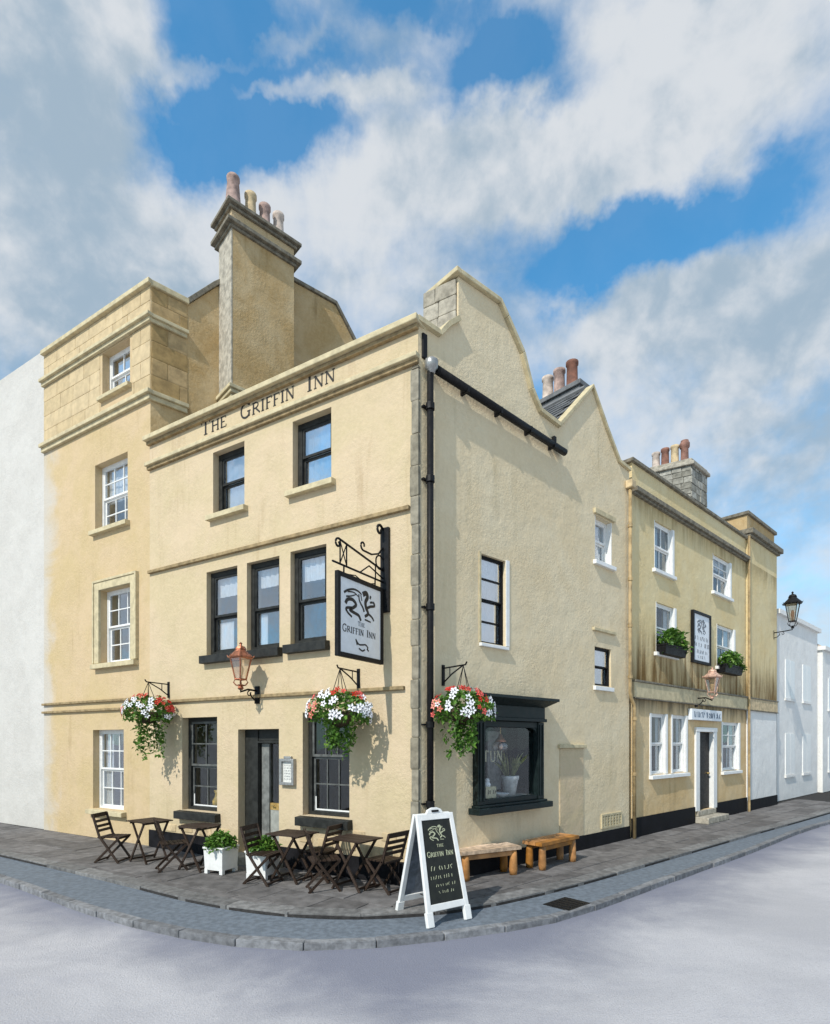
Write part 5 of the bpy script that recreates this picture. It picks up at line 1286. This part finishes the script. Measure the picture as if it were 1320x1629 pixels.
def planter(x, y, rz, label, seed, tall):
    c = thing('planter', label, 'planter', group='white planters either side of the pub door')
    hw = .19
    mb = MB()
    mb.add([(sx * q, sy * q, z_) for z_, q in ((.06, hw - .015), (.40, hw)) for sx, sy in ((-1, -1), (1, -1), (1, 1), (-1, 1))], [(0, 1, 2, 3), (0, 4, 5, 1), (1, 5, 6, 2), (2, 6, 7, 3), (3, 7, 4, 0)])
    mb.add([(sx * (hw - .03), sy * (hw - .03), .37) for sx, sy in ((-1, -1), (1, -1), (1, 1), (-1, 1))], [(0, 1, 2, 3)]); mb.build('box', WHITEPAINT, c)
    MB().box(XY, -hw - .012, hw + .012, .395, .425, -hw - .012, -hw + .03).box(XY, -hw - .012, hw + .012, .395, .425, hw - .03, hw + .012).box(XY, -hw - .012, -hw + .03, .395, .425, -hw + .03, hw - .03).box(XY, hw - .03, hw + .012, .395, .425, -hw + .03, hw - .03).build('rim', WHITEPAINT, c, .006)
    for sx in (-1, 1):
        for sy in (-1, 1): MB().box(XY, sx * .15 - .03, sx * .15 + .03, 0, .075, sy * .15 - .03, sy * .15 + .03).build('foot', WHITEPAINT, c)
    MB().box(XY, -hw + .03, hw - .03, .36, .385, -hw + .03, hw - .03).build('soil', SOIL, c)
    mb = MB(); mb.raw = True
    def fn(r):
        th, ph, rr = r.uniform(0, 6.283), math.acos(r.uniform(0, 1)), r.uniform(.4, 1) ** .5
        return (math.cos(th) * math.sin(ph) * .25 * rr, math.sin(th) * math.sin(ph) * .25 * rr, .38 + math.cos(ph) * tall * rr)
    leaves(mb, 700, fn, .075, seed, .0); fo = mb.build('foliage', LEAF, c); fo['kind'] = 'stuff'
    c.location = (x, y, 0); c.rotation_euler = (0, 0, R(rz))
    return c


planter(-3.13, 9.14, FA + 8, 'white square planter of bright green leaves left of the pub door', 51, .26)
planter(-2.36, 8.80, FA + 8, 'white square planter of greenery partly hidden behind a chair right of the pub door', 57, .24)


def bench(x, y, rz, L_, label, topmat):
    c = thing('bench', label, 'bench', group='rustic oak benches along the side wall')
    for k in range(3): piece('seat_plank', c, topmat, XY, -L_ / 2, L_ / 2, .40, .455, -.19 + k * .13, -.19 + k * .13 + .122)
    for sx in (-1, 1):
        for sy in (-1, 1):
            mb = MB(); mb.lathe((sx * (L_ / 2 - .11), sy * .125, 0), [(.058, 0), (.066, .08), (.058, .3), (.05, .40)], 10); mb.smooth = True; mb.build('leg', BENCHWOOD, c)
    MB().box(XY, -L_ / 2 + .12, L_ / 2 - .12, .31, .385, -.15, -.10).build('rail', BENCHWOOD, c, .008); MB().box(XY, -L_ / 2 + .12, L_ / 2 - .12, .31, .385, .10, .15).build('rail', BENCHWOOD, c, .008)
    c.location = (x, y, 0); c.rotation_euler = (0, 0, R(rz)); return c


SA = math.degrees(S.ang)
bench(1.10, 8.86, SA - 14, 1.12, 'worn pale topped oak bench below the shop window next to the signboard', PALEWOOD)
bench(2.34, 9.70, SA + 2, 1.16, 'orange oak bench with stout round legs, the further of the two along the side wall', BENCHWOOD)

# pavement signboard
ab = thing('signboard', 'white framed folding blackboard with chalk griffin standing on the footway at the corner', 'signboard', (.16, 6.52, -.055))
u = Vector((.82, .572, 0)).normalized(); bk_ = Vector((-u.y, u.x, 0))
p_fl = Vector((.15, 6.52, -.052)); wid, HT, half = .64, 1.27, .31
class Leaf:
    """plane of a leaning board: a across, z up the slope, o outwards"""
    def __init__(s, base, across, lean, out): s.b, s.x, s.l, s.n = base, across, lean, out
    def pt(s, a, z, o=0): q = s.b + s.x * a + s.l * z + s.n * o; return (q.x, q.y, q.z)
lean = (bk_ * half + Vector((0, 0, HT))).normalized(); nrm = u.cross(lean).normalized()
LF = Leaf(p_fl, u, lean, nrm)
SL = math.hypot(half, HT)
def taper(z): return .045 * z / SL
def leafframe(L_, base_name, front, bmat=None):
    mb = MB()
    for sx in (0, 1):
        def side_pts(z, w0, w1): return (w0 + taper(z), w1 + taper(z)) if sx == 0 else (wid - w1 - taper(z), wid - w0 - taper(z))
        vs = []
        for z in (0.0, SL):
            a_, b_ = side_pts(z, 0, .062)
            vs += [L_.pt(a_, z, -.022), L_.pt(b_, z, -.022), L_.pt(b_, z, .022), L_.pt(a_, z, .022)]
        mb.add(vs, [(0, 1, 2, 3), (4, 7, 6, 5), (0, 4, 5, 1), (1, 5, 6, 2), (2, 6, 7, 3), (3, 7, 4, 0)])
        a_, b_ = side_pts(0, -.01, .085); mb.add([L_.pt(x, z, o_) for z in (0, .17) for x, o_ in ((a_, -.026), (b_, -.026), (b_, .026), (a_, .026))], [(0, 1, 2, 3), (4, 7, 6, 5), (0, 4, 5, 1), (1, 5, 6, 2), (2, 6, 7, 3), (3, 7, 4, 0)])
    for z0, z1 in ((.17, .25), (SL - .075, SL)):
        mb.add([L_.pt(x, z, o_) for z in (z0, z1) for x, o_ in ((.06 + taper(z), -.021), (wid - .06 - taper(z), -.021), (wid - .06 - taper(z), .021), (.06 + taper(z), .021))], [(0, 1, 2, 3), (4, 7, 6, 5), (0, 4, 5, 1), (1, 5, 6, 2), (2, 6, 7, 3), (3, 7, 4, 0)])
    if front:
        pts = [(wid / 2 - .13, SL - .0), (wid / 2 - .10, SL + .05), (wid / 2 - .04, SL + .075), (wid / 2 + .04, SL + .075), (wid / 2 + .10, SL + .05), (wid / 2 + .13, SL)]
        mb.prism(L_, pts, -.02, .02)
    fr_ = mb.build(base_name, WHITEPAINT, ab, .006)
    mb = MB(); z0, z1 = .25, SL - .075
    mb.add([L_.pt(x, z, o_) for z in (z0, z1) for x, o_ in ((.055 + taper(z), -.006), (wid - .055 - taper(z), -.006), (wid - .055 - taper(z), .008), (.055 + taper(z), .008))], [(0, 1, 2, 3), (4, 7, 6, 5), (0, 4, 5, 1), (1, 5, 6, 2), (2, 6, 7, 3), (3, 7, 4, 0)])
    return fr_, mb.build('blackboard', bmat or CHALKBOARD, fr_)
fr_, blk = leafframe(LF, 'front_frame', True)
base2 = p_fl + bk_ * (2 * half); lean2 = (-bk_ * half + Vector((0, 0, HT))).normalized()
LB = Leaf(base2, u, lean2, lean2.cross(u).normalized())
LB.b = base2 + bk_ * .05
leafframe(LB, 'rear_frame', False, PEWTER)
mb = MB(); emblem(mb, LF, .18, .46, .98, 1.17, .008, .011, .8); mb.build('chalk_griffin', CHALK, fr_)
mb = MB(); lettering(mb, LF, 'THE', .285, .90, .036, .008, .011, 1, 1, .25); lettering(mb, LF, 'GRIFFIN INN', .125, .79, .065, .008, .011, 1, .85, .16, .40 / text_width('GRIFFIN INN', .065, .85, .16))
for i, (zz, h_, a_, b_) in enumerate(((.63, .055, .15, .46), (.53, .045, .13, .50), (.44, .035, .19, .47), (.36, .035, .22, .44))): scribble(mb, LF, a_, b_, zz, h_, .008, .011, 60 + i, .13)
mb.build('chalk_writing', CHALK, fr_)
mb = MB(); q = p_fl + bk_ * half + Vector((0, 0, HT))
mb.tube([LF.pt(.30, .24, -.03), LB.pt(.30, .24, -.03)], .006, 5); mb.build('stay_chain', IRON, ab)
mb = MB(); mb.tube([LF.pt(wid / 2 - .05, SL + .03, .024), LF.pt(wid / 2 + .05, SL + .03, .024)], .014, 6); mb.build('hand_slot', IRON, fr_)
